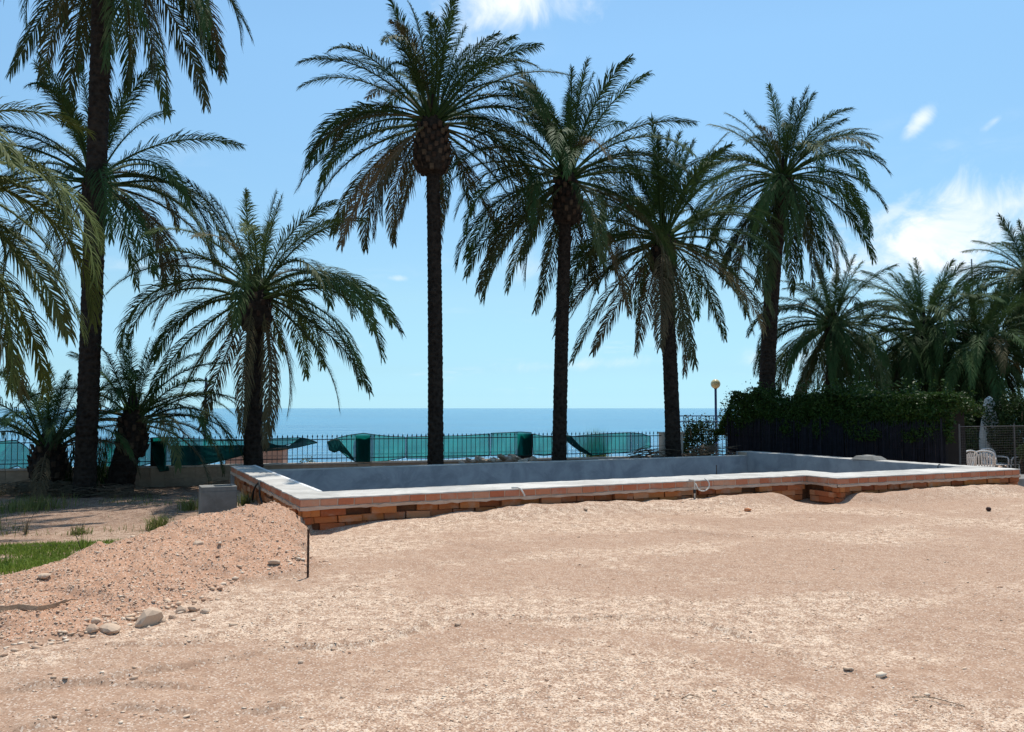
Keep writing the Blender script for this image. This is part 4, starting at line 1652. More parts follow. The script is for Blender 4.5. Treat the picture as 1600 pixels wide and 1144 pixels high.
def wire_fence():
    a, b = Vector((10.75, 20.0, -0.5)), Vector((14.6, 21.6, -0.5))
    root = empty('wire_fence', a, math.atan2((b - a).y, (b - a).x))
    tag(root, 'thin wire mesh fence before the white chairs', 'fence')
    L = (b - a).length
    zt = 1.66
    m = MB()
    x = 0.0
    while x <= L:
        m.tube([(x, 0, 0.05), (x, 0, zt)], 0.0015, 3, False)
        x += 0.06
    z = 0.05
    while z < zt:
        m.tube([(0, 0.004, z), (L, 0.004, z)], 0.0015, 3, False)
        z += 0.06
    o = m.build('wire_mesh', M['wire'], root)
    o['kind'] = 'stuff'
    m = MB()
    m.tube([(0, 0, zt), (L, 0, zt)], 0.009, 5)
    m.build('top_rail', M['wire'], root)
    for x in (0.0, 1.9, 3.8):
        m = MB()
        m.tube([(x, 0.03, -0.1), (x, 0.03, zt + 0.06)], 0.02, 6)
        m.build('post', M['wire'], root)


wire_fence()


def parasol():
    c = gnd(1546, 26.0)
    root = empty('closed_parasol', c)
    tag(root, 'closed off-white garden parasol beside the hedge end', 'parasol')
    m = MB()
    m.tube([(0, 0, 0), (0, 0, 2.5)], 0.022, 8)
    m.build('pole', M['pvc'], root)
    rnd = random.Random(2)
    vs, fs = [], []
    prof = [(2.49, 0.03), (2.40, 0.12), (2.2, 0.16), (2.17, 0.12), (1.75, 0.19), (1.3, 0.25), (0.95, 0.27), (0.80, 0.24), (0.72, 0.21)]
    n = 32
    for z, rr in prof:
        for k in range(n):
            a = 2 * math.pi * k / n
            fold = 1 + (0.26 if k % 4 == 0 else (-0.24 if k % 4 == 2 else 0)) * min(1, (2.5 - z) / 0.5)
            r_ = rr * fold * (1 + rnd.uniform(-0.05, 0.05))
            zz = z + (rnd.uniform(-0.08, 0.05) if z < 0.9 else 0)
            vs.append((math.cos(a) * r_, math.sin(a) * r_, zz))
    for i in range(len(prof) - 1):
        for k in range(n):
            fs.append((i * n + k, i * n + (k + 1) % n, (i + 1) * n + (k + 1) % n, (i + 1) * n + k))
    m = MB()
    m.add(vs, fs)
    cn = m.build('canopy', M['canvas'], root)
    m = MB()
    m.tube([(0.245 * math.cos(2 * math.pi * k / 16), 0.245 * math.sin(2 * math.pi * k / 16), 1.32) for k in range(17)], 0.012, 4, False)
    m.build('tie_strap', M['canvas'], cn)
    m = MB()
    m.box(-0.25, 0.25, -0.25, 0.25, 0, 0.06)
    m.build('foot', M['block'], root, bevel=0.01)


parasol()


def chair_proto():
    root = empty('garden_chair')
    m = MB()
    m.box(-0.25, 0.25, -0.24, 0.22, 0.40, 0.43)
    m.build('seat', M['pvc'], root, bevel=0.008)
    # slatted back with an arched top
    for k in range(7):
        x = -0.21 + 0.07 * k
        h = 0.86 - 0.10 * (abs(k - 3) / 3.0) ** 2
        m = MB()
        m.add([(x - 0.020, 0.20, 0.42), (x + 0.020, 0.20, 0.42), (x + 0.022, 0.30, h - 0.04), (x - 0.022, 0.30, h - 0.04),
               (x - 0.020, 0.215, 0.42), (x + 0.020, 0.215, 0.42), (x + 0.022, 0.315, h - 0.04), (x - 0.022, 0.315, h - 0.04)],
              [(0, 1, 2, 3), (5, 4, 7, 6), (4, 0, 3, 7), (1, 5, 6, 2), (3, 2, 6, 7)])
        m.build('back_slat', M['pvc'], root)
    m = MB()
    pts = [(-0.25, 0.215, 0.45), (-0.255, 0.29, 0.72)] + [(0.25 * math.sin(R(a)), 0.31, 0.76 + 0.11 * math.cos(R(a))) for a in range(-80, 81, 20)] + [(0.255, 0.29, 0.72), (0.25, 0.215, 0.45)]
    m.tube(pts, 0.024, 6)
    m.build('back_frame', M['pvc'], root, smooth=True)
    for s in (-1, 1):
        m = MB()
        m.tube([(s * 0.26, 0.26, 0.64), (s * 0.29, 0.05, 0.645), (s * 0.285, -0.17, 0.63), (s * 0.27, -0.23, 0.58), (s * 0.26, -0.24, 0.42)], 0.022, 6)
        m.build('armrest', M['pvc'], root, smooth=True)
        for y in (-0.22, 0.2):
            m = MB()
            m.tube([(s * 0.23, y, 0.41), (s * 0.26, y * 1.15, 0.0)], [0.026, 0.018], 6)
            m.build('leg', M['pvc'], root)
    return root


def copy_tree(o, parent=None):
    c = o.copy()
    COL.objects.link(c)
    c.parent = parent
    for ch in list(o.children):
        copy_tree(ch, c)
    return c


ch0 = chair_proto()
chairs = [(1552, 25.0, 10, 'white plastic chair turned towards the viewer under the parasol'),
          (1536, 24.2, 150, 'white plastic chair seen from the side, left under the parasol'),
          (1500, 24.0, 200, 'white plastic chair half hidden at the hedge end'),
          (1571, 25.4, -60, 'white plastic chair by the rounded bush')]
for i, (px, d, a, lab) in enumerate(chairs):
    o = ch0 if i == 0 else copy_tree(ch0)
    g = gnd(px, d)
    o.location = g
    o.rotation_euler = (0, 0, R(a))
    tag(o, lab, 'chair', 'white garden chairs by the parasol')


def car():
    c = gnd(1626, 27.0)
    root = empty('parked_car', c + Vector((0.95, 0, 0)), R(8))
    tag(root, 'pale blue-grey parked car just showing at the right frame edge', 'car')
    prof = [(-2.0, 0.35), (-2.0, 0.62), (-1.85, 0.78), (-1.0, 0.90), (-0.45, 1.36), (0.9, 1.40), (1.6, 0.98), (1.95, 0.92), (2.0, 0.35)]
    m = MB()
    n = len(prof)
    vs = [(x, -0.82 + (0.14 if z > 1.0 else 0), z) for x, z in prof] + [(x, 0.82 - (0.14 if z > 1.0 else 0), z) for x, z in prof]
    fs = [(i, (i + 1) % n, n + (i + 1) % n, n + i) for i in range(n)] + [tuple(range(n - 1, -1, -1)), tuple(range(n, 2 * n))]
    m.add(vs, fs)
    m.build('body', M['carpaint'], root, bevel=0.03)
    for y in (-0.79, 0.79):
        s = -1 if y < 0 else 1
        for x0, x1, t0, t1 in ((-0.85, 0.1, -0.42, 0.1), (0.2, 1.35, 0.2, 0.9)):
            m = MB()
            m.add([(x0, s * 0.835, 0.93), (x1, s * 0.835, 0.95), (t1, s * 0.70, 1.32), (t0, s * 0.70, 1.30)], [(0, 1, 2, 3)])
            m.build('window', M['glass'], root)
        for x in (-1.3, 1.25):
            m = MB()
            m.tube([(x, s * 0.62, 0.31), (x, s * 0.84, 0.31)], 0.31, 18)
            wh = m.build('wheel', M['rubber'], root)
            m = MB()
            m.tube([(x, s * 0.842, 0.31), (x, s * 0.85, 0.31)], 0.19, 14)
            m.build('rim', M['greymetal'], wh)
    m = MB()
    m.add([(-0.98, -0.66, 0.945), (-0.98, 0.66, 0.945), (-0.50, 0.6, 1.35), (-0.50, -0.6, 1.35)], [(0, 1, 2, 3)])
    m.build('windscreen', M['glass'], root)
    for y in (-0.6, 0.6):
        m = MB()
        m.box(-2.02, -1.96, y - 0.14, y + 0.14, 0.60, 0.72)
        m.build('headlight', M['pvc'], root, bevel=0.01)


car()

# low concrete kerb at the right end of the pool
kp = [on_z(1553, 752, 0.16), on_z(1640, 742, 0.16)]
m = MB()
c = Vector((10.1, 16.9, 0))
root = empty('concrete_kerb', c, R(8))
tag(root, 'grey sloping concrete kerb beyond the right end of the brickwork', 'kerb')
m.add([(-0.25, -0.30, -0.2), (3.0, -0.30, -0.2), (3.0, 0.5, -0.2), (-0.25, 0.5, -0.2), (0.0, -0.22, 0.20), (3.0, -0.22, 0.22), (3.0, 0.45, 0.24), (0.0, 0.45, 0.22)],
      [(0, 3, 2, 1), (4, 5, 6, 7), (0, 1, 5, 4), (1, 2, 6, 5), (2, 3, 7, 6), (3, 0, 4, 7)])
m.build('kerb_body', M['block'], root, bevel=0.012)

# ------------------------------------------------------------------ far things
def lamp():
    d = 31.0
    top = at(1118, 600, d)
    g = gz(top.x, top.y)
    root = empty('street_lamp', (top.x, top.y, g))
    tag(root, 'globe street lamp on a thin dark pole above the sea railing', 'street lamp')
    h = top.z - g
    m = MB()
    m.tube([(0, 0, 0), (0, 0, h - 0.15)], 0.045, 8)
    m.build('pole', M['bluepaint'], root)
    m = MB()
    m.tube([(0, 0, h - 0.2), (0, 0, h - 0.15), (0, 0, h - 0.13)], [0.05, 0.07, 0.06], 10)
    m.build('collar', M['iron'], root)
    bm = bmesh.new()
    bmesh.ops.create_uvsphere(bm, u_segments=24, v_segments=14, radius=0.178)
    me = bpy.data.meshes.new('globe')
    bm.to_mesh(me)
    bm.free()
    me.materials.append(M['globe'])
    me.polygons.foreach_set('use_smooth', [True] * len(me.polygons))
    link('globe', me, root, (0, 0, h))


lamp()


def sea_railing():
    a, b = at(1062, 650, 31.5), at(1175, 650, 31.5)
    g = gz(a.x, a.y)
    root = empty('sea_railing', (a.x, a.y, g))
    tag(root, 'blue railing on the sea front below the globe lamp', 'railing')
    L = b.x - a.x
    zt = a.z - g
    for z in (zt, zt - 0.22, zt - 0.7):
        m = MB()
        m.tube([(0, 0, z), (L, 0, z)], 0.022, 6)
        m.build('rail', M['bluepaint'], root)
    x = 0.0
    while x <= L:
        m = MB()
        m.tube([(x, 0, -0.05), (x, 0, zt)], 0.014, 5)
        m.build('baluster', M['bluepaint'], root)
        x += 0.16


sea_railing()

p = at(322, 590, 24.0)
g = gz(p.x, p.y)
root = empty('blue_pole', (p.x, p.y, g))
tag(root, 'slim blue pole standing before the sea behind the short palms', 'pole')
m = MB()
m.tube([(0, 0, 0), (0, 0, p.z - g)], [0.045, 0.035], 8)
m.build('shaft', M['bluepaint'], root)
m = MB()
m.tube([(0, 0, 0), (0, 0, 0.12)], 0.09, 8)
m.build('foot_plate', M['bluepaint'], root)

p = at(1518, 405, 38.0)
g = gz(p.x, p.y)
root = empty('mast', (p.x, p.y, g))
tag(root, 'thin grey mast standing among the palms on the right', 'mast')
m = MB()
m.tube([(0, 0, 0), (0, 0, (p.z - g) * 0.55), (0, 0, p.z - g)], [0.07, 0.05, 0.03], 8)
m.build('shaft', M['greymetal'], root)
m = MB()
m.tube([(0, 0, (p.z - g) * 0.55 - 0.05), (0, 0, (p.z - g) * 0.55 + 0.05)], 0.07, 8)
m.build('joint_collar', M['greymetal'], root)

# pink plinth behind the bars
a, b = at(352, 704, 25.5), at(442, 704, 25.5)
root = empty('pink_plinth', (a.x, a.y, gz(a.x, a.y) - 0.3))
tag(root, 'pinkish rendered plinth seen through the bars beside the medium palm', 'plinth')
m = MB()
m.box(0, b.x - a.x, 0, 0.6, -0.5, a.z - gz(a.x, a.y) + 0.3)
m.build('plinth_body', M['pink'], root, bevel=0.01)
m = MB()
m.box(-0.03, b.x - a.x + 0.03, -0.03, 0.63, a.z - gz(a.x, a.y) + 0.301, a.z - gz(a.x, a.y) + 0.35)
m.build('plinth_cap', M['pink'], root, bevel=0.01)

# ------------------------------------------------------------------ things about the pool
def concrete_box():
    c = pool_pt(-0.45, 3.72)
    root = empty('concrete_box', (c.x, c.y, -0.26), POOL_A)
    tag(root, 'grey concrete box with a sunk lid left of the pool side', 'concrete box')
    m = MB()
    h = 0.56
    m.box(-0.46, 0.10, -0.36, 0.10, -0.25, h - 0.07)
    m.build('box_body', M['block'], root, bevel=0.01)
    for nm, a in (('rim', (-0.46, 0.10, -0.36, -0.26)), ('rim', (-0.46, 0.10, 0.02, 0.10)), ('rim', (-0.46, -0.24, -0.2595, 0.0195)), ('rim', (0.04, 0.10, -0.2595, 0.0195))):
        m = MB()
        m.box(a[0], a[1], a[2], a[3], h - 0.0698, h)
        m.build(nm, M['block'], root)


concrete_box()


def stake(px, py_top, py_bot, d, label, rad=0.009, mat='rust', name='rebar_stake', lean=0.0):
    t, b = at(px, py_top, d), at(px, py_bot, d)
    root = empty(name, (b.x, b.y, b.z))
    tag(root, label, 'stake')
    L = t.z - b.z
    m = MB()
    n = max(4, int(L / 0.02))
    m.tube([(lean * i / n, 0, -0.15 + (L + 0.15) * i / n) for i in range(n + 1)], [rad * (1.12 if i % 2 else 0.92) for i in range(n + 1)], 6)
    m.build('rod', M[mat], root)
    m = MB()
    m.tube([(lean, 0, L - 0.002), (lean, 0, L + 0.012)], rad * 1.25, 6)
    m.build('cut_end', M[mat], root)


gb = on_z(481, 902, 0.02)
stake(481, 829, 902, gb.y, 'rusty rebar stake stuck in the sand at the foot of the mound', 0.011)
stake(1120, 728, 764, on_z(1120, 764, 0.1).y - 0.1, 'thin dark rod standing before the brick face near the pipe', 0.008)


def pipe_and_hose():
    b = pool_pt(6.42, -0.10)
    z0 = gz(b.x, b.y)
    root = empty('white_pipe', (b.x, b.y, z0), POOL_A)
    tag(root, 'thin white pipe with a looped hose standing at the brick face', 'pipe')
    m = MB()
    m.tube([(0, 0, -0.1), (0, 0, 0.40 - z0), (-0.02, 0.0, 0.415 - z0), (-0.10, 0.02, 0.425 - z0)], 0.014, 7)
    m.build('upright', M['hose'], root, smooth=True)
    m = MB()
    pts = [(0.02, 0, 0.36 - z0)]
    for k in range(9):
        a = R(200 + 200 * k / 8)
        pts.append((0.16 + 0.13 * math.cos(a), -0.02, 0.33 - z0 + 0.10 * math.sin(a)))
    pts += [(0.27, 0.0, 0.40 - z0), (0.24, 0.04, 0.43 - z0)]
    m.tube(pts, 0.011, 6)
    m.build('hose', M['hose'], root, smooth=True)
    m = MB()
    m.tube([(0, 0, 0.20 - z0), (0, 0, 0.26 - z0)], 0.022, 8)
    m.build('fitting', M['iron'], root)


pipe_and_hose()

c = pool_pt(3.25, -0.012, 0.40)
root = empty('white_conduit', c, POOL_A)
tag(root, 'short white conduit end bent over the brick edge', 'conduit')
m = MB()
m.tube([(-0.09, 0.10, 0.012), (-0.03, 0.01, 0.016), (0.0, -0.02, 0.0), (0.03, -0.035, -0.05), (0.05, -0.04, -0.09)], 0.013, 7)
m.build('tube_bend', M['hose'], root, smooth=True)
m = MB()
m.tube([(0.047, -0.0395, -0.085), (0.056, -0.041, -0.105)], 0.015, 7)
m.build('open_end', M['hose'], root)

# lid on the right arm
c = pool_pt(13.72, 2.75, 0.402)
root = empty('stone_slab', c, POOL_A + 0.2)
tag(root, 'loose grey slab lying on the right arm of the pool', 'slab')
m = MB()
m.add([(-0.30, -0.33, 0), (0.30, -0.30, 0), (0.27, 0.33, 0), (-0.27, 0.30, 0), (-0.20, -0.22, 0.085), (0.21, -0.2, 0.08), (0.18, 0.22, 0.085), (-0.19, 0.2, 0.09)],
      [(0, 3, 2, 1), (4, 5, 6, 7), (0, 1, 5, 4), (1, 2, 6, 5), (2, 3, 7, 6), (3, 0, 4, 7)])
m.build('slab_body', M['block'], root, bevel=0.01)
m = MB()
m.box(-0.10, 0.11, -0.11, 0.10, 0.088, 0.10)
m.build('slab_patch', M['screed'], root)
c = pool_pt(13.5, 0.75, 0.40)
o = MB()
o.tube([(0.06, 0.02, 0.012), (0.0, 0.0, 0.014), (-0.03, 0.0, -0.03), (-0.035, -0.01, -0.25), (-0.03, -0.03, -0.6)], 0.011, 6)
o = o.build('black_cable', M['rubber'], None, True, loc=c, rot=(0, 0, POOL_A))
tag(o, 'black cable hanging over the inner rim of the right arm', 'cable')
c = pool_pt(0, 2.6, 0.0)
o = MB()
o.tube([(-0.05, 1.1, 0.02), (-0.06, 0.95, 0.18), (-0.05, 0.75, 0.30), (-0.03, 0.55, 0.37), (-0.035, 0.45, 0.30), (-0.04, 0.40, 0.16), (-0.05, 0.10, 0.08), (-0.06, -0.4, 0.07), (-0.05, -0.9, 0.10)], 0.016, 6)
o = o.build('black_cable', M['rubber'], None, True, loc=c, rot=(0, 0, POOL_A))
tag(o, 'black cable looped over the left brick side of the pool', 'cable')

# ------------------------------------------------------------------ loose stones and litter
rocks = [
    (232, 975, 44, 'largest pale boulder at the foot of the mound', 0.85, 0.35),
    (172, 985, 34, 'flat stone left of the largest boulder', 0.5, 0.3),
    (143, 990, 22, 'round reddish stone at the left end of the mound foot', 0.7, 0.4),
    (283, 957, 20, 'first round stone right of the largest boulder', 0.8, 0.4),
    (303, 955, 22, 'second round stone right of the largest boulder', 0.75, 0.4),
    (252, 972, 14, 'small stone tucked beside the largest boulder', 0.8, 0.4),
    (270, 966, 13, 'small stone between the boulder and the round stones', 0.8, 0.4),
    (150, 972, 14, 'small dark red stone on the lower mound', 0.9, 0.5),
    (320, 958, 15, 'last pale stone of the row under the mound', 0.7, 0.4),
    (70, 902, 24, 'white stone lying alone near the grass', 0.45, 0.3),
    (310, 852, 17, 'reddish stone in the middle of the mound face', 0.6, 0.3),
    (429, 882, 20, 'tan stone half sunk on the right of the mound', 0.5, 0.3),
    (205, 842, 12, 'brown stone on the bare soil by the weeds', 0.6, 0.4),
    (945, 783, 12, 'tan stone before the middle of the brick face', 0.7, 0.4),
    (915, 797, 8, 'pebble on the sand before the middle of the brick face', 0.7, 0.4),
    (715, 977, 13, 'pale stone on the crest of the wheel track', 0.6, 0.4),
    (470, 1036, 10, 'brown clod on the wheel track', 0.7, 0.4),
    (338, 1128, 9, 'small white stone at the lower frame edge', 0.7, 0.4),
    (535, 1091, 11, 'white chip in the lower sand', 0.6, 0.4),
    (1330, 1046, 10, 'white chip beside the right-hand scraped edge', 0.5, 0.4),
]
for i, (px, py, wpx, lab, zr, zo) in enumerate(rocks):
    rock(px, py, wpx, lab, zr, zo, i, group='loose stones on the plot')
rb = rock(1168, 799, 13, 'broken piece of tan brick on the sand before the pool', 0.7, 0.5, 60, name='brick_piece', mat='lowbrick', sub=1)
rb['category'] = 'brick'
rb = rock(1545, 799, 8, 'small dark ball on the sand at the right', 1.0, 0.8, 61, name='dark_ball', mat='ball', sub=2)
rb['category'] = 'ball'

# rubble heap on the wall behind the pool
rnd = random.Random(31)
for i in range(16):
    px = 726 + i * 7.4 + rnd.uniform(-3, 3)
    d = 21.4 + rnd.uniform(-0.3, 0.2)
    p = at(px, 640, d)
    hgt = 0.19 + 0.14 * math.sin(math.pi * (i + 1) / 18) + rnd.uniform(-.06, .04)
    m = MB()
    s = rnd.uniform(0.06, 0.13)
    m.box(-s, s, -s * 0.7, s * 0.7, -s * 0.4, s * 0.4, s * 0.25, rnd)
    o = m.build('rubble_piece', M['cap'] if i % 3 == 0 else M['wallblock'], None, bevel=0.012, loc=(p.x, p.y, hgt), rot=(rnd.uniform(-.5, .5), rnd.uniform(-.5, .5), rnd.uniform(0, 3)))
    tag(o, 'broken pale rubble piece in the low heap between wall and pool', 'rubble', 'rubble heap behind the pool')
rp = MB()
rs_ = np.random.RandomState(2)
hx = np.linspace(-1, 1, 22)
p0 = at(790, 640, 21.45)
vs, fs = [], []
for j in range(9):
    for i in range(22):
        u_, v_ = hx[i], -1 + 2 * j / 8
        vs.append((u_ * 1.3, v_ * 0.45, -0.3 + 0.50 * max(0, 1 - u_ * u_) ** 0.6 * max(0, 1 - v_ * v_) ** 0.6 + rs_.uniform(-.03, .03)))
for j in range(8):
    for i in range(21):
        a = j * 22 + i
        fs.append((a, a + 1, a + 23, a + 22))
rp.add(vs, fs)
o = rp.build('soil_heap', M['twig'], None, loc=(p0.x, p0.y, 0.0), rot=(0, 0, F_ROT))
tag(o, 'brown heap of soil and litter under the rubble behind the pool', 'heap')


def litter(name, c, ang, half, n, hgt, label, seed, mat='twig', lmin=0.3, lmax=1.0, rad=0.008, cat='debris'):
    """heap of cut dead leaf stalks and twigs"""
    r = random.Random(seed)
    m = MB()
    for i in range(n):
        x, y = r.gauss(0, half[0] * 0.5), r.gauss(0, half[1] * 0.5)
        z = hgt * r.random() * math.exp(-(x / half[0]) ** 2) + 0.02
        a = ang + r.gauss(0, 0.6)
        L = r.uniform(lmin, lmax)
        dz = r.uniform(-0.12, 0.16) * L
        bend = r.uniform(-.15, .15) * L
        p0, p2 = Vector((x, y, z)), Vector((x + math.cos(a) * L, y + math.sin(a) * L, max(0.01, z + dz)))
        p1 = (p0 + p2) / 2 + Vector((-math.sin(a) * bend, math.cos(a) * bend, r.uniform(0, .12) * L))
        m.tube([p0, p1, p2], [rad, rad * 0.9, rad * 0.3], 3, False)
    o = m.build(name, M[mat], None, loc=c)
    return tag(o, label, cat, None, 'stuff')


p = at(1090, 640, 23.6)
litter('dead_fronds', (p.x, p.y, -0.1), 0.2, (0.9, 0.35), 150, 0.62, 'heap of cut dead palm stalks right of the leaning palm', 3, 'twig', 0.4, 1.1, 0.012)
p = at(1000, 640, 23.2)
litter('dead_fronds', (p.x, p.y, -0.1), 0.1, (0.6, 0.3), 110, 0.55, 'brown heap of dry stalks at the pale end pillar', 4, 'twig', 0.3, 0.9, 0.011)
p = at(45, 640, 17.6)
litter('dry_litter', (p.x, p.y, -0.27), 0.3, (1.5, 0.5), 420, 0.30, 'tangle of dry grass and stalks under the young palm', 5, 'straw', 0.2, 0.7, 0.007)
p = at(170, 640, 17.7)
litter('dry_litter', (p.x, p.y, -0.27), 0.0, (0.9, 0.4), 220, 0.22, 'brown dry stalks between the two trunks at left', 6, 'twig', 0.15, 0.5, 0.007)
p = at(355, 640, 19.2)
litter('dry_litter', (p.x, p.y, -0.27), 0.0, (0.8, 0.4), 130, 0.18, 'dark leaf litter by the wall behind the concrete box', 7, 'twig', 0.15, 0.5, 0.007)
rock(160, 757, 60, 'rounded tan earth clod between the tall trunk and the leaning palm', 0.6, 0.3, 71, name='earth_clod', mat='rock')['category'] = 'clod'


def blades(name, x, y, z, h, wd, rs, mat, label, cat, kind=None, lean=0.5, parent=None):
    n = len(x)
    a = rs.uniform(0, 6.283, n)
    ln = lean * rs.rand(n)
    b0 = np.stack([x, y, z], -1)
    dirv_ = np.stack([np.cos(a), np.sin(a), np.zeros(n)], -1)
    sd = np.stack([-np.sin(a), np.cos(a), np.zeros(n)], -1) * wd[:, None]
    mid = b0 + dirv_ * (h * ln * 0.35)[:, None] + np.array([0, 0, 1]) * (h * 0.6)[:, None]
    tip = b0 + dirv_ * (h * ln)[:, None] + np.array([0, 0, 1]) * (h * (1 - 0.25 * ln))[:, None]
    V = np.stack([b0 - sd, b0 + sd, mid + sd * 0.8, mid - sd * 0.8, tip], 1).reshape(-1, 3)
    i = np.arange(n)[:, None] * 5
    F_ = np.concatenate([i + np.array([[0, 1, 2]]), i + np.array([[0, 2, 3]]), i + np.array([[3, 2, 4]])], 0)
    o = link(name, np_mesh(name, V, F_, mat, False, dict(tint=np.repeat(rs.rand(n), 5))), parent)
    if label:
        tag(o, label, cat, None, kind)
    return o


def grass():
    rs = np.random.RandomState(8)
    N = 90000
    x = rs.uniform(-9.0, -3.4, N)
    y = rs.uniform(7.6, 12.6, N)
    z, g, mo, so_ = ground_z(x, y)
    px = 800 + F_PX * x / y
    py = 638 + F_PX * (CAM_H - z) / y
    near = np.interp(px, [-400, 0, 60, 130, 185, 225], [960, 908, 893, 885, 878, 868])
    farl = np.interp(px, [-400, 0, 130, 225], [848, 852, 846, 842])
    nz = (fbm(x * 1.7, y * 1.7, 3) - 0.5) * 34
    ok = (py < near + nz * 0.7) & (py > farl + nz * 0.15) & (px < 232 + nz) & (mo < 0.9)
    dens = sstep(fbm(x * 1.1 + 4, y * 1.1, 3), 0.28, 0.5) * sstep(250 - px, 0, 90)
    ok &= rs.rand(N) < dens * (0.25 + 0.75 * sstep(near + nz * 0.7 - py, 0, 16))
    x, y, z = x[ok], y[ok], z[ok]
    h = rs.uniform(0.03, 0.085, len(x))
    blades('grass', x, y, z - 0.005, h, np.full(len(x), 0.0045), rs, M['grass'], 'patch of bright green grass at the left behind the mound', 'grass', 'stuff', 0.9)
    # sparse dry weeds over the low garden
    N = 26000
    x = rs.uniform(-13, -3.5, N)
    y = rs.uniform(12.2, 18.6, N)
    z, g, mo, so_ = ground_z(x, y)
    ok = (fbm(x * 0.9 + 2, y * 1.4, 3) > 0.56) & (rs.rand(N) < 0.30 + 0.5 * (x < -8.5))
    rx, ry = x - POOL_O.x, y - POOL_O.y
    ok &= (rx * CU + ry * SU) < -0.1
    x, y, z = x[ok], y[ok], z[ok]
    h = rs.uniform(0.02, 0.13, len(x))
    blades('weeds', x, y, z - 0.005, h, np.full(len(x), 0.005), rs, M['weed'], 'thin dry weeds spread over the bare soil by the palms', 'weeds', 'stuff', 0.9)


grass()


def weed(px, py, hpx, n, label, seed, spread=0.10, mat='weed', zg=-0.2):
    g0 = on_z(px, py, zg)
    d = g0.y
    for _ in range(10):
        p = at(px, py, d)
        d += (p.z - gz(p.x, p.y)) * 2.5
    p = at(px, py, d)
    rs = np.random.RandomState(seed)
    root = empty('weed_plant', (p.x, p.y, gz(p.x, p.y)))
    tag(root, label, 'weed', 'weeds growing on the plot')
    h = hpx / F_PX * d
    x, y = rs.normal(0, spread, n), rs.normal(0, spread, n)
    blades('leaves', x, y, np.zeros(n) - 0.01, h * rs.uniform(0.4, 1.0, n), np.full(n, 0.005), rs, M[mat], None, None, None, 1.1, root)
    rnd = random.Random(seed)
    for k in range(4):
        m = MB()
        a = rnd.uniform(0, 6.28)
        L = h * rnd.uniform(0.8, 1.25)
        m.tube([(0, 0, -0.02), (0.2 * L * math.cos(a), 0.2 * L * math.sin(a), L * 0.6), (0.4 * L * math.cos(a), 0.4 * L * math.sin(a), L)], [0.004, 0.003, 0.001], 3, False)
        m.build('stalk', M['straw'], root)


weed(247, 828, 32, 240, 'light green weed tuft at the top edge of the mound', 1, 0.09)
weed(125, 835, 18, 90, 'small grey weed on the bare soil', 2, 0.07)
weed(298, 797, 26, 160, 'dull weed tuft left of the concrete box', 3, 0.10)
weed(242, 862, 28, 40, 'thin yellow weed sprouting from the mound side', 4, 0.03)
weed(383, 790, 26, 120, 'yellowish weed growing at the pool side above the mound', 5, 0.06)
weed(345, 803, 30, 220, 'dry grey tangle in front of the concrete box', 6, 0.14, 'straw')
weed(68, 795, 30, 260, 'greenish weeds under the young palm at left', 7, 0.25)
weed(20, 800, 30, 300, 'tall yellowing weeds at the left frame edge', 8, 0.3)
weed(40, 835, 36, 16, 'reddish dry stalk standing behind the grass', 9, 0.01, 'straw')
weed(130, 868, 48, 30, 'tall grass stalk leaning over the green patch', 10, 0.02, 'grass')

# reed tuft beyond the fence and low scrub at its foot
p = at(931, 682, 26.0)
rs = np.random.RandomState(3)
root = empty('reed_tuft', (p.x, p.y, gz(p.x, p.y)))
tag(root, 'yellow-green reed tuft rising behind the fence', 'reed')
hh = at(931, 662, 26.0).z - gz(p.x, p.y)
blades('leaves', rs.normal(0, 0.16, 320), rs.normal(0, 0.12, 320), np.zeros(320), hh * rs.uniform(0.72, 1.0, 320), np.full(320, 0.008), rs, M['grass'], None, None, None, 0.35, root)
blades('dry_leaves', rs.normal(0, 0.2, 60), rs.normal(0, 0.12, 60), np.zeros(60), hh * rs.uniform(0.6, 0.95, 60), np.full(60, 0.008), rs, M['weed'], None, None, None, 0.5, root)
for px, lab, sd in ((482, 'low green scrub seen through the open bars', 5), (912, 'low scrub seen under the lifted net corner', 6)):
    p = at(px, 716, 23.6)
    bush((p.x, p.y, gz(p.x, p.y)), 0.45, 0.25, (p.z - gz(p.x, p.y)) * 0.62, 900, lab, sd, 'weed', 0.03, 'scrub')
for px, lab, sd, hp in ((108, 'oleander shoots between the young palm and the tallest trunk', 21, 60), (157, 'oleander shoots between the tallest trunk and the leaning palm', 22, 72)):
    p = at(px, 640, 18.5)
    rs = np.random.RandomState(sd)
    root = empty('shoots', (p.x, p.y, gz(p.x, p.y)))
    tag(root, lab, 'shrub', 'leafy shoots among the left trunks')
    hh = hp / F_PX * 18.5 + 0.5
    blades('leaves', rs.normal(0, 0.12, 150), rs.normal(0, 0.1, 150), np.abs(rs.normal(0.3, 0.3, 150)), 0.38 * rs.uniform(0.5, 1, 150), np.full(150, 0.014), rs, M['bush'], None, None, None, 0.9, root)
    for k in range(7):
        m = MB()
        m.tube([(rs.normal(0, .05), 0, -0.05), (rs.normal(0, .12), rs.normal(0, .1), hh * 0.5), (rs.normal(0, .18), rs.normal(0, .12), hh * rs.uniform(.7, 1))], [0.012, 0.009, 0.003], 4)
        m.build('stem', M['twig'], root)

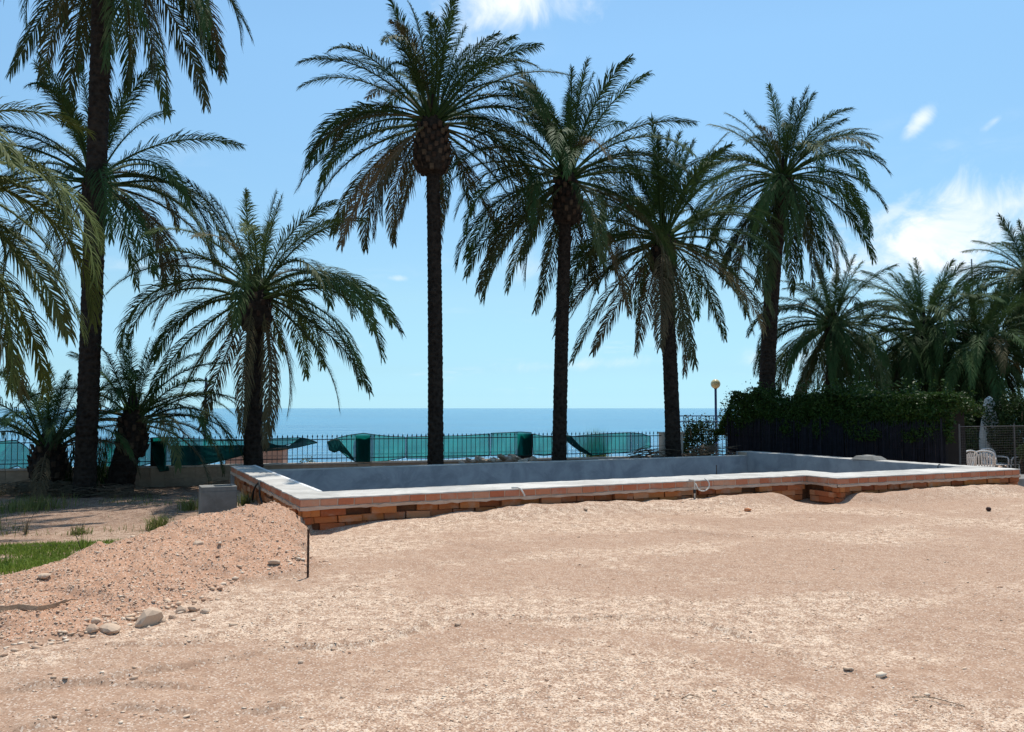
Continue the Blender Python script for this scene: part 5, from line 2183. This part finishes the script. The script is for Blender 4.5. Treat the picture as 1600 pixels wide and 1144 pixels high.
# curved strip of bark or wood on the sand at the left
g0 = on_z(8, 972, 0.02)
root = empty('wood_strip', (g0.x, g0.y, gz(g0.x, g0.y)))
tag(root, 'curved dry palm stalk lying on the sand at the left edge', 'stalk')
m = MB()
vs, fs = [], []
pts = [(-60, 974), (0, 972), (30, 966), (60, 967), (85, 958), (103, 950)]
wds = [0.02, 0.028, 0.034, 0.032, 0.022, 0.006]
for (qx, qy), wq in zip(pts, wds):
    q = on_z(qx, qy, 0.03)
    zq = gz(q.x, q.y)
    b0 = Vector((q.x, q.y, zq)) - Vector(root.location)
    vs += [b0 + Vector((0, -wq, 0.012)), b0 + Vector((0, -wq * .4, 0.03 + wq * .4)), b0 + Vector((0, wq, 0.032)), b0 + Vector((0, 0, 0.004))]
for i in range(len(pts) - 1):
    for k in range(4):
        a, b2 = i * 4 + k, i * 4 + (k + 1) % 4
        fs.append((a, b2, b2 + 4, a + 4))
fs += [(0, 3, 2, 1), (20, 21, 22, 23)]
m.add(vs, fs)
m.build('stalk_body', M['wood'], root)
m = MB()
q = on_z(98, 952, 0.03)
b0 = Vector((q.x, q.y, gz(q.x, q.y))) - Vector(root.location)
m.tube([b0 + Vector((0, 0, 0.02)), b0 + Vector((0.05, 0.03, 0.035)), b0 + Vector((0.09, 0.05, 0.03))], [0.008, 0.005, 0.002], 5)
m.build('stalk_tip', M['wood'], root)
for px, py, L, a, lab in ((1065, 1088, 0.11, 0.1, 'bent brown twig in the lower right sand'), (110, 1005, 0.10, 0.8, 'thin twig lying below the dry stalk'),
                          (1425, 1085, 0.26, -0.5, 'long thin root fibre near the right-hand scraped edge'), (35, 848, 0.9, 0.04, 'dark thin pole lying behind the grass')):
    q = on_z(px, py, 0.0 if py > 900 else -0.2)
    zq = gz(q.x, q.y)
    m = MB()
    th = 0.0028 if py > 900 else 0.018
    z1 = gz(q.x + L * math.cos(a), q.y + L * math.sin(a))
    m.tube([(0, 0, th), (L * .4 * math.cos(a), L * .4 * math.sin(a) + .008, th + (z1 - zq) * .4 + (.015 if py > 900 else 0)), (L * math.cos(a), L * math.sin(a), th + z1 - zq)], [th, th, th * 0.6], 5)
    o = m.build('twig', M['twig'], None, loc=(q.x, q.y, zq))
    tag(o, lab, 'twig', 'twigs lying on the ground')
